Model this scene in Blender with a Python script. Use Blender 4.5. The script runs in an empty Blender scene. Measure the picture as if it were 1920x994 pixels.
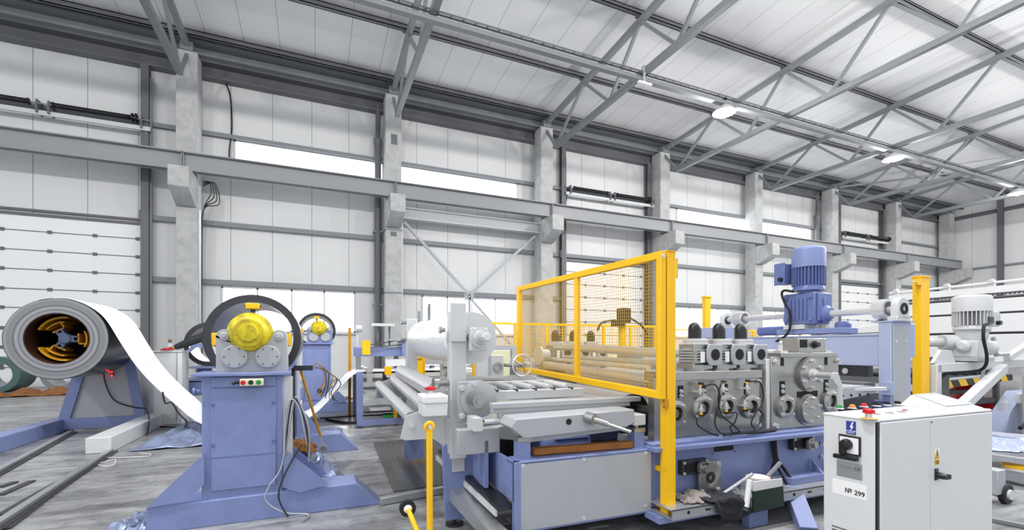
import bpy, bmesh, math, random
from mathutils import Vector, Matrix, noise as mnoise
R=math.radians; pi=math.pi
random.seed(7)
sc=bpy.context.scene; col=sc.collection
# ---------------------------------------------------------------- camera, light, exposure
CAMH=1.10
cd=bpy.data.cameras.new('camera'); cam=bpy.data.objects.new('camera',cd); col.objects.link(cam)
cd.sensor_width=36; cd.lens=36*860/1920; cd.shift_y=155/1920; cd.clip_end=200
YAW=math.atan2(2000,860)
cam.location=(0,0,CAMH); cam.rotation_euler=(pi/2,0,YAW-pi/2); sc.camera=cam
sc.view_settings.view_transform='Standard'; sc.view_settings.look='None'; sc.view_settings.gamma=1
sc.view_settings.use_curve_mapping=False
sc.view_settings.exposure=0.1
w=bpy.data.worlds.new('daylight'); sc.world=w; w.use_nodes=True
bg=w.node_tree.nodes['Background']; bg.inputs[0].default_value=(0.93,0.96,1,1); bg.inputs[1].default_value=1.1
LAMP_W=950
PANE_STRENGTH=5.0

# ---------------------------------------------------------------- materials
def lin(h):
    h=h.lstrip('#'); o=[]
    for i in (0,2,4):
        c=int(h[i:i+2],16)/255; o.append(c/12.92 if c<=.04045 else ((c+.055)/1.055)**2.4)
    return (*o,1)
def mat(name,hexc,rough=.5,metal=0,var=0,vscale=6,dirt=None,bump=0,bscale=40,stretch=None,alpha=None,spec=.5,trans=0):
    m=bpy.data.materials.new(name); m.use_nodes=True; n=m.node_tree.nodes; l=m.node_tree.links
    b=n['Principled BSDF']; b.inputs['Base Color'].default_value=lin(hexc); b.inputs['Roughness'].default_value=rough
    b.inputs['Metallic'].default_value=metal; b.inputs['Specular IOR Level'].default_value=spec
    if trans: b.inputs['Transmission Weight'].default_value=trans
    if alpha is not None: b.inputs['Alpha'].default_value=alpha
    tc=n.new('ShaderNodeTexCoord'); mp=n.new('ShaderNodeMapping'); l.new(tc.outputs['Object'],mp.inputs[0])
    if stretch: mp.inputs['Scale'].default_value=stretch
    if var:
        nz=n.new('ShaderNodeTexNoise'); nz.inputs['Scale'].default_value=vscale; nz.inputs['Detail'].default_value=8; nz.inputs['Roughness'].default_value=.65
        l.new(mp.outputs[0],nz.inputs[0])
        cr=n.new('ShaderNodeValToRGB'); l.new(nz.outputs[0],cr.inputs[0])
        c=lin(hexc); d=lin(dirt) if dirt else tuple(x*(1-var) for x in c[:3])+(1,)
        cr.color_ramp.elements[0].position=.28; cr.color_ramp.elements[0].color=tuple(c[i]*(1-var)+d[i]*var for i in range(3))+(1,)
        cr.color_ramp.elements[1].position=.58; cr.color_ramp.elements[1].color=c
        l.new(cr.outputs[0],b.inputs['Base Color'])
    if bump:
        nb=n.new('ShaderNodeTexNoise'); nb.inputs['Scale'].default_value=bscale; nb.inputs['Detail'].default_value=6; l.new(mp.outputs[0],nb.inputs[0])
        bp=n.new('ShaderNodeBump'); bp.inputs['Strength'].default_value=bump; bp.inputs['Distance'].default_value=.02
        l.new(nb.outputs[0],bp.inputs['Height']); l.new(bp.outputs[0],b.inputs['Normal'])
    return m
def emis(name,hexc,st):
    m=bpy.data.materials.new(name); m.use_nodes=True; b=m.node_tree.nodes['Principled BSDF']
    b.inputs['Base Color'].default_value=lin(hexc); b.inputs['Emission Color'].default_value=lin(hexc); b.inputs['Emission Strength'].default_value=st
    return m
def striped(name,axis,period,width,base,dark,rough=.5,rib=None,ribaxis=None,off=0,ribs=.25):
    """panel sheet: thin dark joint lines every period metres along an axis, fine pressed ribs as bump"""
    m=mat(name,base,rough,var=.06,vscale=1.3); n=m.node_tree.nodes; l=m.node_tree.links; b=n['Principled BSDF']
    tc=n.new('ShaderNodeTexCoord'); sp=n.new('ShaderNodeSeparateXYZ'); l.new(tc.outputs['Object'],sp.inputs[0])
    def mth(op,a,bv=None):
        q=n.new('ShaderNodeMath'); q.operation=op
        l.new(a,q.inputs[0]) if not isinstance(a,(int,float)) else None
        if bv is not None: q.inputs[1].default_value=bv
        return q.outputs[0]
    s=mth('FRACT',mth('MULTIPLY',mth('ADD',sp.outputs[axis],off+100*period),1/period))
    lt=mth('LESS_THAN',s,width/period)
    mx=n.new('ShaderNodeMixRGB'); l.new(lt,mx.inputs[0]); old=b.inputs['Base Color'].links[0].from_socket
    l.new(old,mx.inputs[1]); mx.inputs[2].default_value=lin(dark); l.new(mx.outputs[0],b.inputs['Base Color'])
    if rib:
        f=mth('SINE',mth('MULTIPLY',sp.outputs[axis if ribaxis is None else ribaxis],2*pi/rib))
        bp=n.new('ShaderNodeBump'); bp.inputs['Strength'].default_value=ribs; bp.inputs['Distance'].default_value=.004
        l.new(f,bp.inputs['Height']); l.new(bp.outputs[0],b.inputs['Normal'])
    return m
M={}
M['blue']=mat('blue_paint','#7d8ab8',.42,var=.22,vscale=5,dirt='#4c5478',bump=.03)
M['bluelt']=mat('pale_blue_paint','#a5aecb',.42,var=.08,vscale=4,dirt='#6d7796')
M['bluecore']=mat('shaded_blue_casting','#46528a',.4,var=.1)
M['bluedk']=mat('blue_gloss_paint','#6472a6',.32,var=.15,vscale=8)
M['grey']=mat('grey_paint','#a9acb0',.42,var=.08,vscale=3)
M['greylt']=mat('light_grey_paint','#c9cbcd',.4,var=.06,vscale=3)
M['cab']=mat('cabinet_powder_coat','#d8dadc',.38,var=.04,vscale=4)
M['white']=mat('white_paint','#e6e7e8',.4,var=.05,vscale=3)
M['yellow']=mat('yellow_paint','#fac200',.4,var=.07,vscale=9,dirt='#a87800')
M['yelold']=mat('worn_yellow_paint','#d9c40c',.45,var=.8,vscale=16,dirt='#4f4a24')
M['yeldk']=mat('dirty_yellow_paint','#c98f00',.5,var=.5,vscale=9,dirt='#4a3208')
M['steel']=mat('machined_steel','#a9a9a7',.32,metal=.85,var=.25,vscale=9,dirt='#6d6d6c')
M['steelp']=mat('polished_steel','#dcdcdc',.37,metal=.7,var=.05,vscale=3,dirt='#8d8d8d')
M['steeld']=mat('dark_steel','#4a4b4e',.38,metal=.8,var=.3,vscale=9)
M['galv']=mat('galvanised_steel','#b9bcc0',.38,metal=.7,var=.2,vscale=20)
M['struct']=mat('structural_grey_paint','#7f8286',.5,var=.18,vscale=4)
M['crane']=mat('crane_beam_grey_paint','#8f9194',.45,var=.12,vscale=2)
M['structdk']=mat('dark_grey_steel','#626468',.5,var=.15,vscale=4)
M['black']=mat('black_plastic','#17181b',.35)
M['rubber']=mat('black_rubber','#101113',.6)
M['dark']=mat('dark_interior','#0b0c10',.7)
M['conc']=mat('precast_concrete','#b8b9b9',.85,var=.45,vscale=4,dirt='#7c7d80',bump=.25,bscale=30)
M['sheet']=mat('bright_zinc_sheet','#f4f5f7',.42,metal=.05,var=.03,vscale=2)
M['coilside']=mat('coil_edge_steel','#85868a',.45,metal=.6)
M['coildark']=mat('coil_dark_sheet','#2c2e33',.22,metal=.7)
M['green']=mat('dark_green_coil_paint','#41605c',.35,var=.1)
M['red']=mat('red_plastic','#c4101c',.35)
M['redp']=mat('red_enamel','#d81410',.25)
M['grn']=mat('green_plastic','#158a3c',.35)
M['orange']=mat('orange_lens','#e8841c',.25)
M['wood']=mat('old_wood','#a5682c',.7,var=.7,vscale=5,dirt='#4a2c12',stretch=(1,8,8),bump=.3)
M['tarp']=mat('silver_blue_tarp','#8d99b8',.32,metal=.3,var=.4,vscale=5,dirt='#3b4157',bump=.3,bscale=12)
M['card']=mat('torn_brown_wrapping','#8f5a26',.6,var=.6,vscale=8,dirt='#42260c')
M['film']=mat('white_plastic_film_roll','#f0f1f2',.3,var=.08,vscale=9,bump=.25,bscale=8,stretch=(3,1,3))
M['jacket']=mat('black_work_jacket','#202327',.7,bump=.5,bscale=25)
M['skin']=mat('skin','#c08e72',.55)
M['paper']=mat('paper_label','#f2f2f2',.6)
M['signblue']=mat('sign_blue','#2f3f9c',.45)
M['signyel']=mat('sign_yellow','#f4b800',.45)
M['hubblue']=mat('dark_blue_hub','#4b5674',.35,var=.2)
M['core']=mat('rusty_core','#3a2018',.45,metal=.4,var=.6,vscale=3,dirt='#14100f')
M['plate']=mat('worn_floor_plate','#6b6d70',.4,metal=.5,var=.3,vscale=3)
M['wire']=mat('yellow_wire','#d9ae1a',.5)
M['filmb']=mat('blue_plastic_film','#a9b4d8',.3,var=.3,vscale=7,bump=.3,bscale=14)
M['glove']=mat('red_and_black_glove','#b3202c',.7,var=.9,vscale=22,dirt='#161214')
M['cloth']=mat('dark_rag','#23252d',.85,bump=.5,bscale=20)
M['clothg']=mat('grey_rag','#8b8480',.85,var=.5,vscale=12,bump=.5,bscale=20)
M['cream']=mat('cream_panel','#e4e3bd',.5)
M['plastic']=mat('clear_plastic_bag','#dfe4e6',.18,alpha=.12)
M['bottle']=mat('clear_plastic_bottle','#d9dde0',.1,alpha=.5)
M['glass']=mat('smoked_glass','#c7cbcd',.12)
M['dgreen']=mat('dark_green_folder','#1c3327',.5)
M['pinkt']=mat('masking_tape','#d8c6bd',.5)
M['led']=emis('red_led','#ff1818',14)
M['pane']=emis('daylit_window_pane','#f6f9ff',PANE_STRENGTH)
M['bulb']=emis('lamp_glow','#ffffff',60)
M['wallp']=striped('wall_sandwich_panel',0,1.2,.014,'#d6d7d8','#6a6c70',.5,rib=.06,off=.1)
M['wallr']=striped('end_wall_sandwich_panel',1,1.2,.014,'#d6d7d8','#6a6c70',.5,rib=.06)
M['roofp']=striped('roof_sandwich_panel',0,1.0,.014,'#dddee0','#85878b',.6,rib=.09,ribs=.35)
M['doorp']=mat('white_door_panel','#e8e9ea',.45,var=.04,vscale=2)
# hazard tape: yellow and black diagonal bands
def hazard():
    m=mat('hazard_stripes','#f2c40a',.45); n=m.node_tree.nodes; l=m.node_tree.links; b=n['Principled BSDF']
    tc=n.new('ShaderNodeTexCoord'); sp=n.new('ShaderNodeSeparateXYZ'); l.new(tc.outputs['Object'],sp.inputs[0])
    a=n.new('ShaderNodeMath'); a.operation='ADD'; l.new(sp.outputs[0],a.inputs[0]); l.new(sp.outputs[2],a.inputs[1])
    q=n.new('ShaderNodeMath'); q.operation='MULTIPLY'; l.new(a.outputs[0],q.inputs[0]); q.inputs[1].default_value=1/.42
    f=n.new('ShaderNodeMath'); f.operation='FRACT'; l.new(q.outputs[0],f.inputs[0])
    g=n.new('ShaderNodeMath'); g.operation='GREATER_THAN'; l.new(f.outputs[0],g.inputs[0]); g.inputs[1].default_value=.5
    mx=n.new('ShaderNodeMixRGB'); l.new(g.outputs[0],mx.inputs[0]); mx.inputs[1].default_value=lin('#f2c40a'); mx.inputs[2].default_value=lin('#17181a')
    l.new(mx.outputs[0],b.inputs['Base Color']); return m
M['hazard']=hazard()
def floormat():
    m=mat('worn_concrete_floor','#8f9193',.38,bump=.12,bscale=6); n=m.node_tree.nodes; l=m.node_tree.links; b=n['Principled BSDF']
    tc=n.new('ShaderNodeTexCoord')
    def nz(scale,stretch,det=9):
        mp=n.new('ShaderNodeMapping'); mp.inputs['Scale'].default_value=stretch; mp.inputs['Rotation'].default_value=(0,0,.25); l.new(tc.outputs['Object'],mp.inputs[0])
        t=n.new('ShaderNodeTexNoise'); t.inputs['Scale'].default_value=scale; t.inputs['Detail'].default_value=det; t.inputs['Roughness'].default_value=.7; l.new(mp.outputs[0],t.inputs[0]); return t.outputs[0]
    def ramp(s,p0,c0,p1,c1):
        r=n.new('ShaderNodeValToRGB'); l.new(s,r.inputs[0]); e=r.color_ramp.elements; e[0].position=p0; e[0].color=lin(c0); e[1].position=p1; e[1].color=lin(c1); return r.outputs[0]
    a=ramp(nz(.8,(1,1,1)),.35,'#77797d',.65,'#b4b5b6'); s=ramp(nz(1.6,(.5,4,1)),.38,'#5f6165',.55,'#ffffff'); d=ramp(nz(9,(1,1,1)),.36,'#84868a',.5,'#ffffff')
    def mul(x,y,f):
        mx=n.new('ShaderNodeMixRGB'); mx.blend_type='MULTIPLY'; mx.inputs[0].default_value=f; l.new(x,mx.inputs[1]); l.new(y,mx.inputs[2]); return mx.outputs[0]
    l.new(mul(mul(a,s,.6),d,.5),b.inputs['Base Color'])
    rr=ramp(nz(1.2,(1,2,1)),.3,'#707070',.7,'#c0c0c0'); l.new(rr,b.inputs['Roughness'])
    return m
M['floor']=floormat()
def coilmat():
    m=mat('wound_coil_edge','#7f8085',.42,metal=.55); n=m.node_tree.nodes; l=m.node_tree.links; b=n['Principled BSDF']
    tc=n.new('ShaderNodeTexCoord'); sp=n.new('ShaderNodeSeparateXYZ'); l.new(tc.outputs['Object'],sp.inputs[0])
    cb=n.new('ShaderNodeCombineXYZ'); l.new(sp.outputs[0],cb.inputs[0]); l.new(sp.outputs[2],cb.inputs[1])
    ln=n.new('ShaderNodeVectorMath'); ln.operation='LENGTH'; l.new(cb.outputs[0],ln.inputs[0])
    nz=n.new('ShaderNodeTexNoise'); nz.noise_dimensions='1D'; nz.inputs['Scale'].default_value=22; nz.inputs['Detail'].default_value=9; l.new(ln.outputs['Value'],nz.inputs['W'])
    cr=n.new('ShaderNodeValToRGB'); l.new(nz.outputs[0],cr.inputs[0]); e=cr.color_ramp.elements; e[0].position=.3; e[0].color=lin('#55565a'); e[1].position=.7; e[1].color=lin('#a3a4a8')
    l.new(cr.outputs[0],b.inputs['Base Color']); return m
M['coiledge']=coilmat()

# ---------------------------------------------------------------- geometry collector
def perp(d):
    d=d.normalized(); a=Vector((0,0,1)) if abs(d.z)<.9 else Vector((1,0,0))
    x=d.cross(a).normalized(); return x,x.cross(d).normalized()
class G:
    def __init__(s): s.v=[]; s.f=[]
    def add(s,vs,fs):
        o=len(s.v); s.v+=[tuple(p) for p in vs]; s.f+=[tuple(i+o for i in f) for f in fs]; return s
    def box(s,x0,x1,y0,y1,z0,z1):
        x0,x1=min(x0,x1),max(x0,x1); y0,y1=min(y0,y1),max(y0,y1); z0,z1=min(z0,z1),max(z0,z1)
        return s.add([(x0,y0,z0),(x1,y0,z0),(x1,y1,z0),(x0,y1,z0),(x0,y0,z1),(x1,y0,z1),(x1,y1,z1),(x0,y1,z1)],
            [(0,3,2,1),(4,5,6,7),(0,1,5,4),(1,2,6,5),(2,3,7,6),(3,0,4,7)])
    def cb(s,c,sx,sy,sz): return s.box(c[0]-sx/2,c[0]+sx/2,c[1]-sy/2,c[1]+sy/2,c[2]-sz/2,c[2]+sz/2)
    def bar(s,p,q,w,h,up=None):
        p,q=Vector(p),Vector(q); d=(q-p).normalized(); u=Vector(up) if up else (Vector((0,0,1)) if abs(d.z)<.95 else Vector((0,1,0)))
        x=d.cross(u).normalized(); y=x.cross(d).normalized(); vs=[]
        for e in (p,q):
            for a,b in((-1,-1),(1,-1),(1,1),(-1,1)): vs.append(e+x*a*w/2+y*b*h/2)
        return s.add(vs,[(3,2,1,0),(4,5,6,7),(0,1,5,4),(1,2,6,5),(2,3,7,6),(3,0,4,7)])
    def lathe(s,p,d,prof,n=24,cap=True):
        p=Vector(p); d=Vector(d).normalized(); x,y=perp(d); vs=[]; fs=[]
        for t,r in prof:
            for i in range(n):
                a=2*pi*i/n; vs.append(p+d*t+(x*math.cos(a)+y*math.sin(a))*max(r,1e-4))
        for j in range(len(prof)-1):
            for i in range(n): fs.append((j*n+i,j*n+(i+1)%n,(j+1)*n+(i+1)%n,(j+1)*n+i))
        if cap: fs.append(tuple(reversed(range(n)))); fs.append(tuple((len(prof)-1)*n+i for i in range(n)))
        return s.add(vs,fs)
    def cyl(s,p,q,r,r2=None,n=20):
        p,q=Vector(p),Vector(q); L=(q-p).length
        return s.lathe(p,q-p,[(0,r),(L,r if r2 is None else r2)],n)
    def ann(s,p,q,ro,ri,n=48):
        p,q=Vector(p),Vector(q); L=(q-p).length
        o=len(s.v); s.lathe(p,q-p,[(0,ri),(0,ro),(L,ro),(L,ri)],n,cap=False)
        s.f+=[(o+3*n+i,o+3*n+(i+1)%n,o+(i+1)%n,o+i) for i in range(n)]; return s
    def tube(s,pts,r,n=8,closed=False):
        P=[Vector(p) for p in pts]; vs=[]; fs=[]; x=None; m=len(P)
        for i,p in enumerate(P):
            if closed: d=(P[(i+1)%m]-P[i-1]).normalized()
            else: d=(P[min(i+1,m-1)]-P[max(i-1,0)]).normalized()
            if x is None: x,_=perp(d)
            x=(x-d*x.dot(d)).normalized(); y=d.cross(x)
            rr=r[i] if isinstance(r,(list,tuple)) else r
            for k in range(n):
                a=2*pi*k/n; vs.append(p+(x*math.cos(a)+y*math.sin(a))*rr)
        for j in range(m-1+(1 if closed else 0)):
            for k in range(n): fs.append((j*n+k,j*n+(k+1)%n,((j+1)%m)*n+(k+1)%n,((j+1)%m)*n+k))
        if not closed: fs.append(tuple(reversed(range(n)))); fs.append(tuple((m-1)*n+k for k in range(n)))
        return s.add(vs,fs)
    def prism(s,poly,axis,a,b):
        def mk(t,pt):
            if axis=='x': return (t,pt[0],pt[1])
            if axis=='y': return (pt[0],t,pt[1])
            return (pt[0],pt[1],t)
        n=len(poly); vs=[mk(a,p) for p in poly]+[mk(b,p) for p in poly]
        return s.add(vs,[tuple(range(n)),tuple(reversed(range(n,2*n)))]+[(i,n+i,n+(i+1)%n,(i+1)%n) for i in range(n)])
    def strip(s,prof,y0a,y1a,th=.01):
        """sheet following an XZ profile between two Y values"""
        n=len(prof); vs=[]; fs=[]
        N=[]
        for i in range(n):
            a=prof[max(i-1,0)]; b=prof[min(i+1,n-1)]; dx,dz=b[0]-a[0],b[1]-a[1]; L=math.hypot(dx,dz) or 1; N.append((-dz/L*th,dx/L*th))
        for (x,z),(nx,nz) in zip(prof,N): vs+=[(x,y0a,z),(x,y1a,z),(x-nx,y1a,z-nz),(x-nx,y0a,z-nz)]
        for i in range(n-1):
            a,b=4*i,4*i+4
            for k in range(4): fs.append((a+k,a+(k+1)%4,b+(k+1)%4,b+k))
        fs+=[(3,2,1,0),(4*n-4,4*n-3,4*n-2,4*n-1)]
        return s.add(vs,fs)
    def sphere(s,c,r,n=16,sx=1,sy=1,sz=1):
        o=len(s.v); m=n//2; vs=[]; 
        for j in range(m+1):
            t=pi*j/m
            for i in range(n):
                a=2*pi*i/n; vs.append((c[0]+r*sx*math.sin(t)*math.cos(a),c[1]+r*sy*math.sin(t)*math.sin(a),c[2]+r*sz*math.cos(t)))
        return s.add(vs,[(j*n+i,(j+1)*n+i,(j+1)*n+(i+1)%n,j*n+(i+1)%n) for j in range(m) for i in range(n)])
    def crumple(s,poly_fn,nx,ny):
        vs=[poly_fn(i/nx,j/ny) for j in range(ny+1) for i in range(nx+1)]
        return s.add(vs,[(j*(nx+1)+i,j*(nx+1)+i+1,(j+1)*(nx+1)+i+1,(j+1)*(nx+1)+i) for j in range(ny) for i in range(nx)])
def arc(c,r,a0,a1,n=12): return [(c[0]+r*math.cos(R(a0+(a1-a0)*i/n)),c[1]+r*math.sin(R(a0+(a1-a0)*i/n))) for i in range(n+1)]
def smooth(pts,k=6):
    P=[Vector(p) for p in pts]; out=[]
    for i in range(len(P)-1):
        a=P[max(i-1,0)];b=P[i];c=P[i+1];d=P[min(i+2,len(P)-1)]
        for j in range(k):
            t=j/k; out.append(.5*((2*b)+(c-a)*t+(2*a-5*b+4*c-d)*t*t+(3*b-a-3*c+d)*t**3))
    return out+[P[-1]]
def sm2(pts,k=6): return [(p.x,p.y) for p in smooth([(a,b,0) for a,b in pts],k)]

# ---------------------------------------------------------------- frames and objects
U=.7097          # machine drawings use this length in metres as their unit
FR={'M':(R(-1.4),U),'B':(0,U),'W':(0,1)}
INFO={}
def spt(p,frame,z=0): return p
def thing(name,label,cat,frame='M',base=(0,0,0),group=None):
    a,s=FR[frame]; o=bpy.data.objects.new(name,None); col.objects.link(o); o.empty_display_size=.1
    o.location=Matrix.Rotation(a,3,'Z')@(Vector(base)*s); o.rotation_euler=(0,0,a)
    o['label']=label; o['category']=cat
    if group: o['group']=group
    INFO[o.name]=(frame,Vector(base)); return o
def mkmesh(name,g,m,frame,base,bevel=0,flat=False):
    s=FR[frame][1]; b=Vector(base)
    me=bpy.data.meshes.new(name); me.from_pydata([(Vector(p)-b)*s for p in g.v],[],g.f); 
    bm=bmesh.new(); bm.from_mesh(me); bmesh.ops.recalc_face_normals(bm,faces=bm.faces); bm.to_mesh(me); bm.free()
    if not flat:
        me.polygons.foreach_set('use_smooth',[True]*len(me.polygons)); me.set_sharp_from_angle(angle=R(32))
    me.materials.append(M[m]); o=bpy.data.objects.new(name,me); col.objects.link(o)
    if bevel:
        bv=o.modifiers.new('bevel','BEVEL'); bv.width=bevel; bv.segments=2; bv.limit_method='ANGLE'; bv.angle_limit=R(50); bv.harden_normals=False
    return o
def part(name,g,m,parent,bevel=0,label=None,flat=False):
    fr,b=INFO[parent.name]; o=mkmesh(name,g,m,fr,b,bevel,flat); o.parent=parent; INFO[o.name]=(fr,b)
    if label: o['label']=label
    return o
def single(name,label,cat,g,m,frame='M',base=(0,0,0),group=None,bevel=0,kind=None):
    a,s=FR[frame]; o=mkmesh(name,g,m,frame,base,bevel); o.location=Matrix.Rotation(a,3,'Z')@(Vector(base)*s); o.rotation_euler=(0,0,a)
    o['label']=label; o['category']=cat
    if group: o['group']=group
    if kind: o['kind']=kind
    INFO[o.name]=(frame,Vector(base)); return o
def struct(name,g,m,label=None,bevel=0):
    o=mkmesh(name,g,m,'W',(0,0,0),bevel); o['kind']='structure'
    if label: o['label']=label
    INFO[o.name]=('W',Vector((0,0,0))); return o
def copy_tree(root,base,label,dz=0):
    fr,b0=INFO[root.name]; a,s=FR[fr]
    def rec(o,par):
        c=o.copy(); col.objects.link(c); INFO[c.name]=(fr,Vector(base))
        if par: c.parent=par
        for ch in list(o.children): rec(ch,c)
        return c
    r=rec(root,None); r.location=Matrix.Rotation(a,3,'Z')@(Vector(base)*s); r['label']=label; return r
def bolts(parent,pts,d,r=.012,h=.012,m='steelp',n=8,name='bolt'):
    g=G(); fr,b=INFO[parent.name]; s=FR[fr][1]
    g.lathe((0,0,0),d,[(0,r*1.35),(h*.25,r*1.35),(h*.25,r),(h,r),(h,r*.55),(h*.6,r*.5)],n)
    first=None
    for p in pts:
        if first is None:
            o=mkmesh(name,g,m,fr,(0,0,0)); first=o
        else: o=bpy.data.objects.new(name,first.data); col.objects.link(o)
        o.parent=parent; o.location=(Vector(p)-b)*s; INFO[o.name]=(fr,b)
def px(u,v,frame='M',**k):
    """a photo position at a known plane, in the frame's own units"""
    th=YAW+(R(1.4) if frame=='M' else 0); du=u-960; c,s=math.cos(th),math.sin(th)
    r=(c*860+s*du,s*860-c*du,652-v); H=CAMH if frame=='W' else 1.55
    if 'X' in k: t=k['X']/r[0]
    elif 'Y' in k: t=k['Y']/r[1]
    else: t=(k['Z']-H)/r[2]
    return Vector((r[0]*t,r[1]*t,H+r[2]*t))
def xz(pts,frame,Y): return [(lambda p:(p.x,p.z))(px(u,v,frame,Y=Y)) for u,v in pts]
def text(name,s,size,m,parent,loc,X,Yv,ext=.0015,align='CENTER'):
    fr,b=INFO[parent.name]; k=FR[fr][1]
    c=bpy.data.curves.new(name,'FONT'); c.body=s; c.size=size*k; c.extrude=ext*k; c.align_x=align; c.align_y='CENTER'; c.materials.append(M[m])
    tmp=bpy.data.objects.new(name,c); col.objects.link(tmp); me=bpy.data.meshes.new_from_object(tmp); me.name=name; bpy.data.objects.remove(tmp); bpy.data.curves.remove(c)
    if not me.materials: me.materials.append(M[m])
    o=bpy.data.objects.new(name,me); col.objects.link(o); o.parent=parent
    X,Yv=Vector(X),Vector(Yv); Z=X.cross(Yv); mt=Matrix((X,Yv,Z)).transposed().to_4x4(); mt.translation=(Vector(loc)-b)*k; o.matrix_local=mt
    INFO[o.name]=(fr,b); return o
# ================================================================ THE HALL (metres)
XL,XR,YF,YB=-13.0,39.3,-5.0,17.2
CX=[-3.5+6.03*k for k in range(8)]
roofz=lambda y: 10.10+.058*(16.6-y)          # truss top chord centre line
struct('floor',G().box(-16,XR,YF-6,YB+.1,-.2,0),'floor')
win=[(-2.4,2.30,6.82,7.82),(2.74,7.63,6.82,7.82),(16.02,20.75,6.82,7.82),(21.0,25.83,6.82,7.82),
     (-2.75,1.32,1.62,3.06),(3.70,7.63,1.62,3.06),(15.92,19.62,1.62,3.06),(21.9,25.85,1.62,3.06)]
doors=[(-9.05,-4.79,0,4.85),(9.76,14.02,0,4.85),(28.05,32.12,0,4.85)]
def wall_with_holes(name,holes):
    xs=sorted({XL-3,XR}|{h[0] for h in holes}|{h[1] for h in holes}); zs=sorted({0,10.6}|{h[2] for h in holes}|{h[3] for h in holes}); g=G()
    for i in range(len(xs)-1):
        j=0
        while j<len(zs)-1:
            xm=(xs[i]+xs[i+1])/2
            inh=lambda k:any(h[0]<xm<h[1] and h[2]<(zs[k]+zs[k+1])/2<h[3] for h in holes)
            if inh(j): j+=1; continue
            k=j
            while k+1<len(zs)-1 and not inh(k+1): k+=1
            g.box(xs[i],xs[i+1],YB,YB+.12,zs[j],zs[k+1]); j=k+1
    struct(name,g,'wallp')
wall_with_holes('wall_back',win+doors)
struct('wall_right',G().box(XR,XR+.12,YF,YB,0,11.6),'wallr')
g=G(); g.add([(XL-3,YB+.12,roofz(YB)+.33),(XR+.1,YB+.12,roofz(YB)+.33),(XR+.1,1.0,roofz(1.0)+.33),(XL-3,1.0,roofz(1.0)+.33),
  (XL-3,YB+.12,roofz(YB)+.43),(XR+.1,YB+.12,roofz(YB)+.43),(XR+.1,1.0,roofz(1.0)+.43),(XL-3,1.0,roofz(1.0)+.43)],[(0,1,2,3),(7,6,5,4),(0,4,5,1),(1,5,6,2),(2,6,7,3),(3,7,4,0)])
struct('ceiling',g,'roofp')
for i,(a,b,c,d) in enumerate(win):
    fr=G(); t=.05; y0,y1=YB-.03,YB+.1
    fr.box(a,b,y0,y1,c,c+t).box(a,b,y0,y1,d-t,d).box(a,a+t,y0,y1,c,d).box(b-t,b,y0,y1,c,d)
    n=4
    for k in range(1,n):
        x=a+(b-a)*k/n; fr.box(x-.03,x+.03,y0,y1,c,d)
    if i in (0,1,2,3): fr=G().box(a,b,y0,y1,c,c+t).box(a,b,y0,y1,d-t,d).box(a,a+t,y0,y1,c,d).box(b-t,b,y0,y1,c,d)
    o=struct('window_%d'%(i+1),fr,'greylt'); part('pane',G().box(a+.02,b-.02,YB+.04,YB+.05,c+.02,d-.02),'pane',o)
    if i>3: part('window_sill',G().box(a-.05,b+.05,YB-.12,YB+.02,c-.05,c),'greylt',o)
for i,(a,b,c,d) in enumerate(doors):
    o=struct('door_%d'%(i+1),G().box(a,b,YB-.02,YB+.04,0,d),'doorp')
    rows=[.55,1.12,1.65,2.22,2.75,3.30,3.84,4.38] ; g=G(); h=G()
    for z in rows:
        g.box(a,b,YB-.03,YB-.019,z-.012,z+.012)
        for k in range(5 if b-a<5 else 7):
            x=b-.12-k*(b-a-.24)/(4 if b-a<5 else 4.6)
            if x>a: h.box(x-.05,x+.05,YB-.05,YB-.02,z-.045,z+.045)
    part('section_joint',g,'structdk',o); part('hinge',h,'structdk',o)
    part('head_seal',G().box(a,b,YB-.06,YB-.02,d-.05,d+.03).box(a,b,YB-.09,YB-.02,d+.08,d+.14),'structdk',o)
# girts (horizontal rails on the wall)
def spans(z,h,cut):
    g=G(); xs=[XL-3]+[v for a,b in cut for v in(a,b)]+[XR]
    for a,b in zip(xs[::2],xs[1::2]):
        g.box(a,b,YB-.16,YB-.002,z-h/2,z+h/2).box(a,b,YB-.16,YB-.14,z-h/2-.03,z-h/2)
    return g
struct('trim_1',spans(7.88,.10,[]),'struct'); struct('trim_2',spans(5.05,.12,[(-9.05,-4.79)]),'struct')
struct('trim_3',spans(3.2,.12,[(-9.05,-4.79),(9.76,14.02),(28.05,32.35)]),'struct')
struct('trim_4',G().box(XL-3,XR,YB-.30,YB-.002,9.55,9.62).box(XL-3,XR,YB-.12,YB-.002,9.62,9.95).box(XL-3,XR,YB-.42,YB-.002,9.95,10.02),'structdk')
struct('trim_5',G().box(XL-3,XR,YB-.62,YB-.3,10.02,10.10).box(XL-3,XR,YB-.44,YB-.36,10.10,10.32).box(XL-3,XR,YB-.8,YB-.36,10.32,10.38),'struct')
g=G(); g.box(XR-.14,XR-.002,YF,YB-.9,6.15,6.27); struct('trim_6',g,'struct')
g=G(); g.box(XR-.2,XR-.002,YF,YB-.5,9.55,9.75).box(XR-.3,XR-.2,YF,YB-.5,9.7,9.75); struct('trim_7',g,'structdk')
g=G(); 
for y in (14.15,8.1,2.1): g.box(XR-.3,XR-.18,y-.02,y+.02,0,11)
for y in (14.15,8.1,2.1): g.box(XR-.35,XR-.3,y-.12,y+.12,0,11).box(XR-.18,XR-.15,y-.12,y+.12,0,11)
struct('trim_8',g,'structdk')
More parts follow.
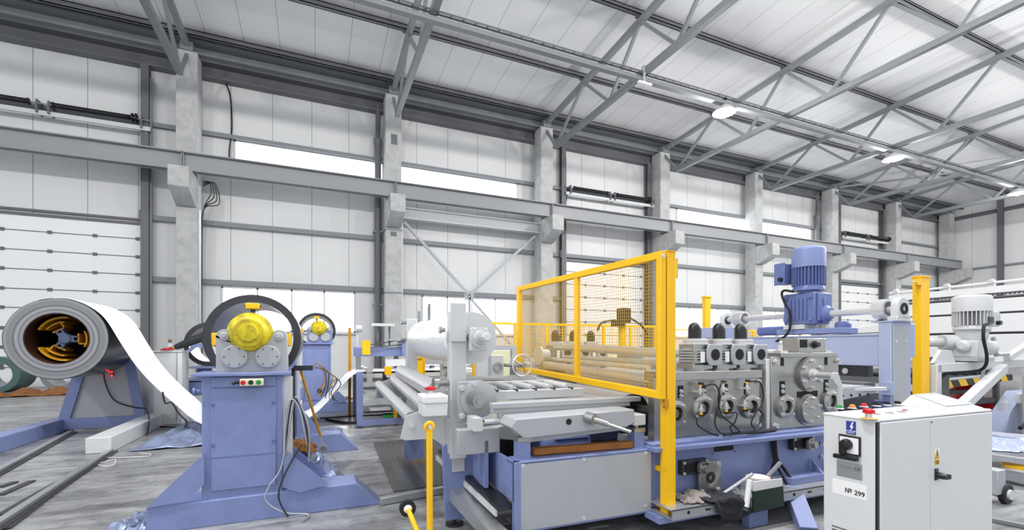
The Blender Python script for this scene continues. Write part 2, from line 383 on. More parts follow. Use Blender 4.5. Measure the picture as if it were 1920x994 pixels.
# concrete columns with corbels
CL=['concrete column between the large roll-up door and the left windows','concrete column between the two wide bright window bays',
 'concrete column left of the middle roll-up door','concrete column right of the middle roll-up door',
 'concrete column between the two far window bays','concrete column just left of the far roll-up door',
 'concrete column just right of the far roll-up door','concrete column in the far corner of the hall']
cw=.27
for k,x in enumerate(CX):
    t=thing('concrete_column',CL[k],'column','W',(x,16.7,0),'concrete columns along the window wall')
    part('shaft',G().box(x-cw,x+cw,16.35,16.95,0,9.95),'conc',t,.015)
    part('corbel',G().prism([(16.35,5.30),(16.35,6.2),(15.42,6.2),(15.42,5.62),(16.2,5.30)],'x',x-cw+.02,x+cw-.02),'conc',t,.015)
    g=G().box(x-.16,x+.16,16.3,16.8,9.95,10.2).box(x-.05,x+.05,15.6,16.2,6.2,6.215)
    part('head_plate',g,'struct',t)
    if k==1:
        part('cast_in_plate',G().box(x-.08,x+.12,16.335,16.35,8.2,8.55),'structdk',t); part('cast_in_plate',G().box(x-.1,x+.1,16.335,16.35,5.0,5.15),'structdk',t); part('clamp_band',G().box(x-cw-.02,x+cw+.02,16.33,16.97,5.2,5.25),'struct',t); part('clamp_band',G().box(x-cw-.02,x+cw+.02,16.33,16.97,3.0,3.05),'struct',t)
    if k in(0,1): 
        g=G().box(x+cw,x+cw+.07,16.45,16.55,0,6.0); part('cable_duct',g,'galv' if k==0 else 'greylt',t)
# runway beam of the crane
t=thing('crane_runway_beam','long grey steel crane runway beam resting on the concrete corbels','beam','W',(CX[0],16,6.2))
xs=[-13.0]+CX
for a,b in zip(xs[:-1],xs[1:]):
    g=G(); a+=.02; b-=.02 
    g.box(a,b,15.97,16.01,6.22,6.74).box(a,b,15.85,16.13,6.22,6.245).box(a,b,15.82,16.16,6.72,6.75)
    for x in(a,b): g.box(x-.01,x+.01,15.86,16.12,6.22,6.74)
    part('beam_segment',g,'crane',t)
part('crane_rail',G().box(-13,CX[-1]+.3,15.96,16.02,6.75,6.80),'structdk',t)
# steel door posts
for x,l in((-4.66,'dark steel post beside the large left roll-up door'),(9.64,'dark steel post on the left of the middle roll-up door'),(14.14,'dark steel post on the right of the middle roll-up door'),
           (27.93,'dark steel post on the left of the far roll-up door'),(32.25,'dark steel post on the right of the far roll-up door')):
    t=thing('steel_post',l,'post','W',(x,17,0),'steel posts beside the roll-up doors')
    part('post_flanges',G().box(x-.10,x+.10,16.88,16.90,0,9.55).box(x-.012,x+.012,16.9,17.1,0,9.55).box(x-.10,x+.10,17.08,17.1,0,9.55),'structdk',t)
    part('door_track',G().box(x+.10,x+.16,16.95,17.0,0,9.2),'struct',t)
    if x<33: part('track_bracket',G().box(x-.14,x-.1,16.9,17.0,4.9,5.2),'structdk',t)
# drain pipes
for x,l in((2.07,'dark drain pipe beside the column between the bright windows'),(26.0,'dark drain pipe beside the column left of the far door')):
    t=thing('drain_pipe',l,'pipe','W',(x,16.95,0),'dark drain pipes')
    part('pipe_run',G().cyl((x,16.95,0),(x,16.95,8.3),.12,n=16).lathe((x,16.95,8.3),(0,0,1),[(0,.12),(.1,.145),(.25,.145),(.3,.08),(1.4,.08)],16),'structdk',t)
    part('pipe_clamp',G().box(x-.16,x+.16,16.85,17.1,5.2,5.26).box(x-.16,x+.16,16.85,17.1,2.6,2.66),'struct',t)
# torsion springs of the doors
for (a,b,z,l) in ((-9.3,-4.5,7.78,'pair of black coiled door springs on a rail above the large left door'),(9.7,14.35,7.78,'pair of black coiled door springs on a rail above the middle door'),(28.0,32.7,7.7,'pair of black coiled door springs on a rail above the far door')):
    t=thing('door_spring_assembly',l,'door spring','W',((a+b)/2,16.9,z),'torsion spring assemblies above the doors')
    part('support_rail',G().box(a,b,16.78,16.84,z-.24,z-.12),'greylt',t)
    part('shaft',G().cyl((a,16.75,z+.06),(b,16.75,z+.06),.02,n=8),'steel',t)
    m_=(a+b)/2; q=(b-a)
    for s0,s1 in((a+.08*q,a+.44*q),(a+.55*q,a+.92*q)):
        n=int((s1-s0)/.03); prof=[]
        for i in range(n): prof+=[(i*.03,.075),(i*.03+.015,.062)]
        part('spring',G().lathe((s0,16.75,z+.06),(1,0,0),[(-.04,.05),(-.03,.09),(-.005,.09)]+prof+[(n*.03,.09),(n*.03+.03,.09),(n*.03+.04,.05)],12),'black',t)
    for x in (m_-.12*q/4.6,m_+.12*q/4.6,a+.2,b-.2): part('bearing_bracket',G().box(x-.02,x+.02,16.72,17.05,z-.2,z+.16),'structdk',t)
    part('cable_drum',G().lathe((b-.42,16.75,z+.06),(1,0,0),[(0,.13),(.03,.13),(.03,.08),(.09,.08),(.09,.14),(.12,.14)],20),'black',t)
    g=G()
    for x in(a+.12,b-.12): g.prism([(16.84,z-.24),(17.15,z-.24),(17.15,z-.7)],'x',x-.02,x+.02)
    part('gusset',g,'struct',t)
# V brace in the second window bay
t=thing('wall_brace','V-shaped steel wall brace in front of the second window bay','brace','W',(5.4,16.6,3.0))
for p,q in(((2.95,16.62,5.6),(5.38,16.62,3.08)),((5.38,16.62,3.08),(8.15,16.62,5.6)),((5.38,16.62,3.08),(5.38,16.62,.02)),((5.38,16.62,3.0),(8.2,16.62,.1))):
    part('diagonal',G().bar(p,q,.09,.09),'grey',t)
part('node_plate',G().box(5.2,5.56,16.6,16.64,2.9,3.25),'grey',t)
t=thing('tie_girder','pale girder above the V brace under the runway beam','beam','W',(5.5,16.6,6.0))
part('web',G().box(2.82,8.28,16.50,16.62,5.72,6.05),'grey',t); part('flange',G().box(2.82,8.28,16.42,16.70,5.69,5.72).box(2.82,8.28,16.42,16.70,6.05,6.08),'greylt',t)
# hanging wall cable
single('hanging_cable','black cable hanging down the wall beside the left clerestory window','cable',G().tube(smooth([(-2.68,17.15,9.7),(-2.5,17.12,9.2),(-2.45,17.12,8.2),(-2.52,17.1,7.4),(-2.5,17.1,6.8)]),.022),'black','W')
t=thing('cable_loops','black cable loops hanging beside the column by the large door','cable','W',(-3.1,16.6,5))
for k in range(4):
    part('loop',G().tube(smooth([(-3.12,16.5,6.15-.05*k),(-2.95+.05*k,16.45,6.12),(-2.9+.07*k,16.45,5.8-.1*k),(-3.1,16.5,5.3),(-3.14,16.5,4.2),(-3.14,16.5,.4)]),.014,6),'black',t)
# trusses
def truss(x,label):
    t=thing('roof_truss',label,'roof truss','W',(x,16.6,10.1),'grey steel roof trusses')
    yE=1.2; zb=8.88
    part('top_chord',G().bar((x,16.75,roofz(16.75)),(x,yE,roofz(yE)),.15,.15),'struct',t)
    part('bottom_chord',G().bar((x,15.62,zb),(x,yE,zb),.16,.16),'struct',t)
    nodes=[(16.6,roofz(16.6)),(15.62,zb),(13.6,roofz(13.6)),(12.1,zb),(10.6,roofz(10.6)),(9.15,zb),(7.5,roofz(7.5)),(6.05,zb),(4.5,roofz(4.5)),(3.0,zb),(1.6,roofz(1.6))]
    for (a,za),(b,zc) in zip(nodes[:-1],nodes[1:]): part('diagonal',G().bar((x,a,za),(x,b,zc),.085,.085),'struct',t)
    for y in(13.6,10.6,7.5,4.5): part('purlin_cleat',G().box(x-.16,x+.16,y-.06,y+.06,roofz(y)+.075,roofz(y)+.10),'structdk',t)
    return t
TL=['roof truss nearest on the left, ending over the column by the large door','roof truss ending over the column between the bright windows',
 'roof truss ending over the column left of the middle roll-up door','roof truss ending over the column right of the middle roll-up door',
 'roof truss ending over the column between the far window bays','roof truss ending over the column left of the far door',
 'roof truss ending over the column right of the far door']
for k in range(7): truss(CX[k],TL[k])
PLn=['roof purlin running next to the window wall gutter','roof purlin second from the window wall','roof purlin third from the window wall','roof purlin fourth from the window wall','roof purlin farthest from the window wall']
for y,l in zip((16.1,13.6,10.6,7.5,4.5),PLn):
    z=roofz(y)+.10; g=G(); g.box(XL-3,XR,y-.014,y+.014,z,z+.215).box(XL-3,XR,y-.11,y+.014,z,z+.025).box(XL-3,XR,y-.11,y-.10,z,z+.05).box(XL-3,XR,y-.014,y+.11,z+.19,z+.215)
    single('roof_purlin',l,'purlin',g,'structdk','W',(10,y,z),'roof purlins')
for (ya,yb,l) in((16.2,10.6,'crossed roof brace in the farthest bays, sloping away from the wall'),(10.6,16.2,'crossed roof brace in the farthest bays, sloping towards the wall')):
    single('roof_brace',l,'brace',G().bar((26.75,ya,roofz(ya)-.12),(32.5,yb,roofz(yb)-.12-.10*(ya>yb)),.09,.09),'struct','W',(29.6,13.4,10.1),'crossed roof braces')
# tie beam with cable tray and lamps on it
t=thing('roof_tie_beam','long steel tie beam with a cable tray hung along the trusses','beam','W',(10,10.5,8.8))
g=G(); g.box(-13,XR-.2,10.47,10.53,8.66,8.79).box(-13,XR-.2,10.42,10.58,8.65,8.665); part('beam',g,'struct',t)
g=G(); g.box(-13,XR-.2,10.34,10.35,8.80,8.85).box(-13,XR-.2,10.44,10.45,8.80,8.85)
for i in range(170): g.box(-13+i*.3,-13+i*.3+.03,10.34,10.45,8.80,8.81)
part('cable_tray',g,'structdk',t)
def lamp(x,y,label,on=True,z=8.5):
    t=thing('high_bay_lamp',label,'lamp','W',(x,y,z),'high bay lamps under the roof')
    part('mounting_arm',G().cyl((x,y,z+.12),(x,y,z+.36),.03,n=8).box(x-.06,x+.06,y-.06,y+.06,z+.3,z+.34),'struct',t)
    part('housing',G().lathe((x,y,z+.14),(0,0,-1),[(0,.09),(.04,.12),(.1,.24),(.22,.34),(.235,.34),(.22,.32)],24),'greylt',t)
    part('bulb',G().sphere((x,y,z-.06),.13 if on else .08),'bulb' if on else 'white',t)
    return t
def lamp_light(x,y,z,w,r=.3,down=False):
    l=bpy.data.lights.new('lamp_light','SPOT' if down else 'POINT')
    if down: l.spot_size=R(165); l.spot_blend=.5
    l.energy=w; l.shadow_soft_size=r; l.color=(1,.985,.96)
    o=bpy.data.objects.new('lamp_light',l); col.objects.link(o); o.location=(x,y,z)
for x,l in((11.7,'glowing high bay lamp over the middle of the hall'),(20.6,'brightest glowing high bay lamp, over the far window bays'),(30.6,'glowing high bay lamp farthest down the hall')):
    lamp(x,10.5,l); lamp_light(x,10.5,8.2,LAMP_W*.5)
t=thing('tube_lamp','small unlit tube lamp hanging where the tie beam crosses the truss','lamp','W',(8.5,10.4,8.5))
part('tube',G().box(8.3,8.75,10.33,10.41,8.5,8.56),'white',t); part('hanger',G().cyl((8.5,10.37,8.56),(8.5,10.37,8.78),.03,n=8).lathe((8.5,10.37,8.78),(0,0,1),[(0,.05),(.2,.07),(.25,.03)],12),'grey',t)
for x in(-8,-2,4,10,16,22,28,35):                   # the lamp row over the near aisle
    lamp_light(x,1.5,8.6,LAMP_W,.22)
# ================================================================ UNCOILERS (units of U)
def mandrel(t,c,y0,y1,ri,ang0,padm='yeldk',hubm='bluedk',hr=.09):
    cx,cz=c
    hubm='hubblue'
    part('mandrel_shaft',G().cyl((cx,y0+.1,cz),(cx,y1+.5,cz),hr*.8).lathe((cx,y0+.02,cz),(0,1,0),[(0,hr*.8),(.03,hr),(.12,hr)],24),hubm,t)
    for k in range(3):
        a=R(ang0+120*k); d=(math.cos(a),math.sin(a)); n=(-d[1],d[0])
        P=lambda r,s:(cx+d[0]*r+n[0]*s,cz+d[1]*r+n[1]*s)
        part('arm',G().prism([P(hr*.7,-.05),P(hr*.7+.1,-.05),P(hr*.7+.1,-.025),P(hr*.7+.05,-.025),P(hr*.7+.05,.025),P(hr*.7+.1,.025),P(hr*.7+.1,.05),P(hr*.7,.05)],'y',y0+.04,y0+.16),hubm,t)
        rr=ri-.02; seg=[ (cx+rr*math.cos(a+R(s)),cz+rr*math.sin(a+R(s))) for s in range(-36,37,6)]+[(cx+(rr-.03)*math.cos(a+R(s)),cz+(rr-.03)*math.sin(a+R(s))) for s in range(36,-37,-6)]
        o=part('expanding_segment',G().prism(seg,'y',y0+.03,y1),padm,t)
        rr=ri-.10; seg=[ (cx+rr*math.cos(a+R(s)),cz+rr*math.sin(a+R(s))) for s in range(-28,29,7)]+[(cx+(rr-.02)*math.cos(a+R(s)),cz+(rr-.02)*math.sin(a+R(s))) for s in range(28,-29,-7)]
        part('inner_rib',G().prism(seg,'y',y0+.05,y0+.45).prism([P(rr-.13,-.09),P(rr-.11,-.09),P(rr-.11,.09),P(rr-.13,.09)],'y',y0+.06,y0+.35).prism([P(rr-.13,-.09),P(rr,-.09),P(rr,-.07),P(rr-.13,-.07)],'y',y0+.06,y0+.35),padm,o)
# ---- big coil on the left
cx,cz=-3.78,1.695
t=thing('uncoiler','blue and grey uncoiler pedestal with yellow mandrel carrying the big coil','uncoiler','B',(cx,10.6,0))
mandrel(t,(cx+.02,cz),9.75,10.8,.385,0)
g=G().prism([(-4.25,.16),(-3.12,.16),(-3.30,1.3),(-3.95,1.3)],'y',11.05,12.2); part('pedestal',g,'grey',t,.01)
for a,b in(((-4.27,.12),(-3.97,1.32)),((-3.10,.12),(-3.28,1.32))):
    part('edge_strip',G().bar((a[0],11.03,a[1]),(b[0],11.03,b[1]),.16,.05,up=(0,1,0)),'blue',t)
part('sill',G().box(-4.25,-3.05,10.98,11.2,.04,.24),'blue',t)
part('left_arm',G().box(-4.50,-4.24,7.2,11.4,.0,.235),'blue',t,.008); part('right_arm',G().box(-3.06,-2.76,8.55,12.2,0,.235),'greylt',t,.008)
part('arm_end_plate',G().box(-4.56,-4.2,7.18,7.2,.02,.24),'blue',t)
part('head',G().box(-4.02,-3.5,11.0,12.0,1.25,1.9),'blue',t); part('bore_shade_disc',G().cyl((cx,10.94,cz),(cx,10.99,cz),.50,n=48),'dark',t)  # added dark disc closes the coil bore, its shade put into the colour
o=part('signal_lights',G().box(-3.56,-3.52,11.0,11.03,1.0,1.12),'black',t)
part('lamp',G().sphere((-3.54,11.0,1.09),.016),'led',o); part('lamp',G().sphere((-3.54,11.0,1.02),.016),'led',o); part('lamp',G().bar((-3.62,11.0,1.13),(-3.54,11.0,1.11),.012,.01),'led',o)
part('hose',G().tube(smooth([(-3.66,11.0,1.2),(-3.64,11.0,.9),(-3.5,11.0,.55),(-3.2,11.0,.4),(-2.95,10.8,.37),(-2.75,10.2,.2),(-2.7,9.9,.02)]),.012,6),'black',t)
t=thing('steel_coil','huge coil of bright sheet steel on the left uncoiler, its strip peeling off','steel coil','B',(cx,9.6,cz),'steel coils')
part('wound_steel',G().ann((cx,9.6,cz),(cx,10.92,cz),.645,.41,72),'coiledge',t,label='grey layered edge of the wound coil')
part('inner_core',G().ann((cx,9.61,cz),(cx,10.91,cz),.412,.395,64),'core',t)
part('outer_wrap',G().prism(arc((cx,cz),.655,90,-190,40)+list(reversed(arc((cx,cz),.645,90,-190,40))),'y',9.605,10.92),'coildark',t,label='dark outer turns')
prof=[(cx-.25,cz+.60)]+sm2([(cx,2.352),(-3.6,2.335),(-3.383,2.235),(-3.17,2.03),(-2.95,1.60),(-2.76,1.25),(-2.53,.93),(-2.22,.58),(-1.85,.22),(-1.3,.06),(-.75,.05),(-.35,.12),(-.05,.25),(.2,.48),(.48,.80),(.68,1.0),(.85,1.07),(1.1,1.075),(3.4,1.075)],5)[0:]
part('strip',G().strip(prof,9.6,10.92,.008),'sheet',t,label='bright sheet steel strip hanging in a loop')
# ---- uncoiler with thin coil
def uncoiler2(dx,y0,dz,label,coil_label,detail=True):
    X=lambda x:x+dx
    zt=1.30+dz
    t=thing('uncoiler',label,'uncoiler','B',(X(-.59),y0+.3,0),'blue uncoilers' )
    part('base_beam',G().prism([(X(-1.285),0),(X(.605),0),(X(.37),.235),(X(-1.285),.223)],'y',y0,y0+.36),'blue',t,.006)
    part('post',G().box(X(-.90),X(-.27),y0+.03,y0+.34,.1,zt),'blue',t,.006)
    part('front_cover',G().box(X(-.83),X(-.325),y0+.015,y0+.03,.30,zt-.11),'blue',t,.003,label='blue cover plate with scuffs and bolts')
    part('upper_cover',G().box(X(-.83),X(-.325),y0+.02,y0+.03,zt-.10,zt-.01),'blue',t,.003)
    part('cover_joint',G().box(X(-.835),X(-.32),y0+.012,y0+.016,.588,.594),'bluedk',t)
    part('cap_plate',G().box(X(-.965),X(-.215),y0-.04,y0+.42,zt,zt+.03),'blue',t,.004)
    for yy in(y0-.02,y0+.36):
        part('left_gusset',G().prism([(X(-1.28),.226),(X(-.873),.63),(X(-.873),.375),(X(-.975),.26)],'y',yy,yy+.02),'blue',t)
        part('right_gusset',G().prism([(X(-.25),.62),(X(.12),.26),(X(-.13),.21),(X(-.27),.28)],'y',yy,yy+.02),'blue',t,label='grey-blue triangular stiffener')
    a=y0+.06; b=y0+.30; hz=1.68+dz
    lob=[(X(-.80),zt+.03),(X(-.80),hz-.02)]+arc((X(-.735),hz-.03),.065,180,60,8)+[(X(-.64),hz-.1),(X(-.56),hz-.14),(X(-.50),hz-.15),(X(-.44),hz-.13),(X(-.38),hz-.06)]+arc((X(-.305),hz-.03),.065,120,0,8)+[(X(-.235),zt+.03)]
    part('head_plate',G().prism(lob,'y',a,b),'grey' if detail else 'blue',t,.005,label='grey steel saddle plate')
    for fx in(-.655,-.393):
        o=part('cover_disc',G().lathe((X(fx),a,hz-.21),(0,-1,0),[(0,.112),(.012,.112),(.012,.1),(.035,.1),(.04,.094)],32),'grey',t)
        if detail: bolts(o,[(X(fx)+.078*math.cos(R(60*k)),a-.038,hz-.21+.078*math.sin(R(60*k))) for k in range(6)],(0,-1,0),.006,.006,'steeld')
    for fx in(-.735,-.305):
        part('roller',G().lathe((X(fx),a+.01,hz-.03),(0,-1,0),[(0,.04),(.02,.04),(.03,.03),(.03,.015),(.045,.012)],20),'grey',t)
    part('hub',G().lathe((X(-.54),a+.05,hz),(0,-1,0),[(-.3,.12),(-.1,.175),(.0,.19),(.03,.185),(.06,.16),(.1,.15),(.12,.125),(.14,.12),(.14,.085),(.16,.082),(.17,.075),(.172,.02)],40),'yelold',t,label='worn yellow round hub')
    mandrel_y=y0+.75; c=(X(-.585),hz-.03)
    part('shaft',G().cyl((X(-.54),y0+.2,hz),(X(-.56),mandrel_y+1.2,hz-.02),.07),'steel',t)
    for aa in(90,-3,183):
        d=Vector((math.cos(R(aa)),0,math.sin(R(aa)))); p=Vector((c[0],mandrel_y-.02,c[1]))
        part('spoke',G().cyl(p,p+d*.30,.022,n=10).cyl(p+d*.08+Vector((0,.4,0)),p+d*.3+Vector((0,.02,0)),.012,n=8),'steeld',t)
        q=p+d*.325; n=Vector((-d.z,0,d.x))
        o=part('clamp_pad',G().bar(q-n*.065,q+n*.065,.12,.06,up=d),'yellow',t,.006)
        if detail: part('pin',G().cyl(q-n*.075+Vector((0,-.03,0)),q+n*.075+Vector((0,-.03,0)),.012,n=8),'steeld',o)
    yc=mandrel_y; tc=thing('steel_coil',coil_label,'steel coil','B',(c[0],yc,c[1]),'steel coils')
    part('wound_steel',G().ann((c[0],yc,c[1]),(c[0],yc+1.25,c[1]),.45,.375,64),'coildark',tc)
    part('edge_face',G().ann((c[0],yc-.004,c[1]),(c[0],yc,c[1]),.449,.376,64),'steeld',tc)
    return t
U2=uncoiler2(0,4.68,0,'blue uncoiler in the foreground with worn yellow hub and push-button box','thin dark coil around the clamp pads of the foreground uncoiler')
o=part('button_box',G().box(-.60,-.42,4.60,4.67,1.215,1.275),'cream',U2,.004)
for x,m_ in((-.575,'red'),(-.515,'black'),(-.455,'grn')): part('push_button',G().lathe((x,4.6,1.245),(0,-1,0),[(0,.02),(.01,.02),(.01,.016),(.018,.014)],16),m_,o,label={'red':'red push button','black':'black push button','grn':'green push button'}[m_])
part('cable_gland',G().cyl((-.60,4.63,1.245),(-.635,4.63,1.245),.014,n=10).sphere((-.65,4.63,1.24),.016,10),'black',o)
part('spacer',G().box(-.56,-.46,4.65,4.70,1.22,1.27),'blue',o)
bolts(U2,[(x,4.69,z) for x in(-.815,-.345) for z in(1.05,.70)],(0,-1,0),.012,.01,'bluedk')
part('side_peg',G().lathe((-.9,4.85,1.16),(-1,0,0),[(0,.02),(.07,.02),(.07,.035),(.09,.035)],14),'blue',U2)
part('bracket',G().box(-.27,-.19,4.74,4.8,.3,1.28),'greylt',U2)
for k,(a,b) in enumerate((((-.23,4.72,1.22),(-.21,4.68,.3)),)):
    for q in range(3):
        pts=[(-.25,4.66,.55),(-.24+.02*q,4.64,.9),(-.2+.02*q,4.62,1.08+.01*q),(-.13+.01*q,4.62,1.0),(-.09+.02*q,4.62,.8),(-.05,4.64,.6-.05*q)]
        part('cable',G().tube(smooth(pts),.008,6),'galv' if q!=1 else 'steeld',U2)
part('cable',G().tube(smooth([(-.25,4.7,1.0),(-.27,4.66,.5),(-.38,4.64,.30),(-.40,4.63,.18),(-.25,4.62,.06),(-.05,4.6,.02),(-.1,4.45,.012)]),.007,6),'galv',U2)
part('cable',G().tube(smooth([(-.12,4.66,.65),(-.25,4.64,.40),(-.30,4.63,.2),(-.22,4.6,.02)]),.008,6),'steeld',U2)
# rear twin of that stand
t=thing('uncoiler_rear_stand','second blue stand behind the foreground uncoiler, with low sloped base','stand','B',(-.5,7.5,0))
part('base_beam',G().prism([(-1.1,0),(.62,0),(.36,.27),(-1.1,.27)],'y',7.3,7.62),'blue',t,.006)
part('post',G().box(-.85,-.24,7.34,7.62,.2,1.45),'blue',t,.006)
part('right_gusset',G().prism([(-.24,.75),(.1,.30),(-.24,.28)],'y',7.30,7.33),'blue',t)
part('side_rib',G().box(-.24,-.20,7.36,7.5,.3,1.4),'greylt',t)
# uncoiler far behind, with its own thin coil
uncoiler2(.63,11.8,.33,'distant blue uncoiler in front of the left window, yellow hub on top','thin grey coil on the distant uncoiler before the bright window',False)
# third machine seen behind the person
K=1.15
def k3(x,y,z): return (x*K,y*K,1.55+(z-1.55)*K)
def kb(g,x0,x1,y0,y1,z0,z1): a=k3(x0,y0,z0); b=k3(x1,y1,z1); return g.box(a[0],b[0],a[1],b[1],max(a[2],0),b[2])
t=thing('uncoiler','low blue uncoiler behind the person, its frame half hidden','uncoiler','B',(-2.2,12.8,0),'blue uncoilers')
part('top_bar',kb(G().bar(k3(-2.42,10.9,1.36),k3(-2.18,10.9,1.60),.12,.06),-2.2,-1.5,10.85,11.0,1.56,1.63),'blue',t)
part('shelf',kb(G(),-2.55,-1.5,10.7,11.2,1.14,1.17),'blue',t); part('drum',G().cyl(k3(-2.05,10.95,.95),k3(-2.05,10.95,1.14),.16,n=24),'bluedk',t)
part('base_frame',kb(kb(kb(kb(G(),-2.6,-1.4,10.6,10.7,.62,.90),-2.6,-1.4,10.6,11.5,.88,.92),-2.5,-2.4,10.65,11.4,0,.62),-1.5,-1.4,10.65,11.4,0,.62),'blue',t)
c3=k3(-1.98,11.1,1.62)
t=thing('steel_coil','thin dark coil behind the arm of the person','steel coil','B',c3,'steel coils')
part('wound_steel',G().ann((c3[0],c3[1],c3[2]),(c3[0],c3[1]+1.0,c3[2]),.52,.42,48),'coildark',t); part('edge_face',G().ann((c3[0],c3[1]-.01,c3[2]),(c3[0],c3[1],c3[2]),.518,.425,48),'steeld',t)
# coils on the floor by the door
t=thing('steel_coil','dark green painted coil lying on the floor at the left edge','steel coil','B',(-7.05,15.4,0),'steel coils'); s=1/U
p0=px(-8,698,'W',Y=15.0); p0=Vector((p0.x,15.0,0))/U
def floor_coil(t,u,vc,Y,ro,ri,L,m1):
    c=px(u,vc,'W',Y=Y)/U; z=ro+.002; y=Y/U
    part('wound_steel',G().ann((c.x,y,z),(c.x,y+L,z),ro,ri,56),m1,t); part('core',G().ann((c.x,y+.02,z),(c.x,y+L-.02,z),ri,ri-.02,48),'grey',t)
    return c.x,y,z
floor_coil(t,-8,698,15.2,.62,.43,1.1,'green')
t=thing('steel_coil','grey steel coil on the floor behind the left uncoiler pedestal','steel coil','B',(-5.3,15.6,0),'steel coils')
floor_coil(t,112,702,15.5,.55,.38,1.0,'coilside')
def crumpled(name,label,cat,corners,h,m,nx=30,ny=20,seed=0,frame='B',z0=0,group=None,fr=2.2):
    a,b,c,d=[Vector(p) for p in corners]
    def f(i,j):
        e=1+.06*mnoise.noise(Vector((i*5+seed,j*5,3)));
        p=(a*(1-i)+b*i)*(1-j)+(d*(1-i)+c*i)*j; p=p+Vector((mnoise.noise(Vector((i*6,j*6,seed))),mnoise.noise(Vector((i*6,j*6,seed+9))),0))*.06
        n=abs(mnoise.noise(Vector((p.x*fr+seed,p.y*fr,seed))))+.5*abs(mnoise.noise(Vector((p.x*fr*3,p.y*fr*3,seed+4))))
        return (p.x,p.y,z0+p.z+.006+h*n*min(1,6*min(i,1-i,j,1-j)+.15))
    g=G().crumple(f,nx,ny)
    o=single(name,label,cat,g,m,frame,(a.x,a.y,z0),group); sd=o.modifiers.new('th','SOLIDIFY'); sd.thickness=.003; return o
crumpled('torn_wrapping','torn brown wrapping heaped in front of the floor coils','wrapping',[(-9.2,19.2,0),(-6.6,19.7,0),(-6.4,20.6,0),(-9.2,20.6,0)],.42,'card',60,24,3,fr=1.7)
crumpled('tarpaulin','crumpled silver-blue tarpaulin on the floor left of the foreground uncoiler','tarpaulin',[(-2.55,8.5,0),(-1.2,8.5,0),(-1.2,10.4,0),(-2.4,11.2,0)],.20,'tarp',50,40,5)
crumpled('plastic_sheet','crumpled bluish sheet on the floor behind the foreground uncoiler','tarpaulin',[(-.55,8.6,0),(.35,8.3,0),(.5,9.3,0),(-.3,9.5,0)],.14,'tarp',36,24,8)
crumpled('torn_wrapping','brown torn wrapping stuffed against the foreground uncoiler post','wrapping',[(-.24,5.15,.50),(.0,5.1,.47),(.02,5.6,.45),(-.24,5.6,.52)],.16,'card',20,14,11,fr=5)
crumpled('plastic_bag','blue plastic bag lying behind the right foot of the foreground uncoiler','bag',[(-.2,5.12,.38),(.25,5.1,.08),(.32,5.7,.05),(-.15,5.7,.42)],.22,'tarp',26,26,14,fr=4)
crumpled('plastic_scrap','pale plastic scrap by the left foot of the foreground uncoiler','scrap',[(-1.6,4.75,0),(-1.3,4.7,0),(-1.28,5.2,0),(-1.45,5.25,0)],.14,'tarp',18,14,21,fr=5)
crumpled('brown_sack','dark brown sack lying under the rising steel strip','sack',[(.3,12.2,0),(1.1,12.3,0),(1.1,13.0,0),(.3,13.0,0)],.5,'card',24,16,31,fr=1.6)
# yellow hose stick with small wheel
t=thing('air_lance','thin yellow lance with a small wheel hanging behind the foreground uncoiler','lance','B',(-.02,6.2,1.3))
a=px(563,692,'B',Y=6.2); b=px(601,818,'B',Y=6.2); c=px(605,833,'B',Y=6.2); d=px(606,842,'B',Y=6.2)
part('rod',G().cyl(a,b,.016,n=10),'yeldk',t); part('neck',G().tube(smooth([b,c,d]),.012),'steelp',t)
part('wheel',G().lathe(d,(0,-1,0),[(-.02,.05),(0,.056),(.02,.05),(.02,.03),(.0,.028)],24),'galv',t)
part('mount',G().box(-.24,-.02,6.17,6.23,1.27,1.33).cyl((-.24,6.2,1.3),(-.24,6.2,.0),.02,n=8),'steeld',t)
for k in range(6):
    a0=Vector((-.03+.02*k,6.18,1.3)); part('wire',G().tube(smooth([a0,a0+Vector((.08+.03*k,0,.06-.05*k)),a0+Vector((.14,0,-.15-.04*k)),a0+Vector((.05+.03*k,0,-.34-.02*k))]),.006,5),'steeld' if k%3 else 'yeldk',t)
# small wheel sensor riding on the strip
t=thing('strip_sensor','small round sensor riding on the rising steel strip','sensor','B',(.1,10.4,.55))
p=px(599,733,'B',Y=10.4); part('wheel',G().lathe(p,(0,-1,0),[(0,.05),(.05,.05),(.05,.02)],16),'steeld',t); part('arm',G().cyl(p,p+Vector((.12,0,.14)),.012,n=8).cyl(p,p+Vector((.04,0,-.1)),.02,n=8),'yeldk',t)
# grooves rails on the left floor
for k,(pts,l) in enumerate(((((0,885),(133,812)),'steel floor rail from the left uncoiler, the farther one'),(((0,985),(207,848)),'steel floor rail from the left uncoiler, ending at its light grey arm'))):
    a=px(*pts[0],'B',Z=0); b=px(*pts[1],'B',Z=0); d=(b-a).normalized(); a=a-d*2.0
    t=thing('floor_rail',l,'rail','B',(b.x,b.y,0),'floor rails')
    part('rail_bar',G().bar(a+Vector((0,0,.025)),b+Vector((0,0,.025)),.07,.05),'galv',t); part('rail_lip',G().bar(a+Vector((.06,0,.01)),b+Vector((.06,0,.01)),.06,.02),'steeld',t)
for k,(p,q) in enumerate((((0,968),(110,905)),((10,994),(118,912)),((0,915),(28,905)),((0,930),(60,903)))):
    a=px(*p,'B',Z=0); b=px(*q,'B',Z=0); o=single('flat_bar',['long flat steel bar on the floor nearest the bottom left corner','flat steel bar lying beside the near floor rail','short flat bar between the floor rails at the left edge','longer flat bar between the floor rails'][k],'bar',G().bar(a+Vector((0,0,.008)),b+Vector((0,0,.008)),.07,.016),'steeld','B',(a.x,a.y,0),'loose flat bars')
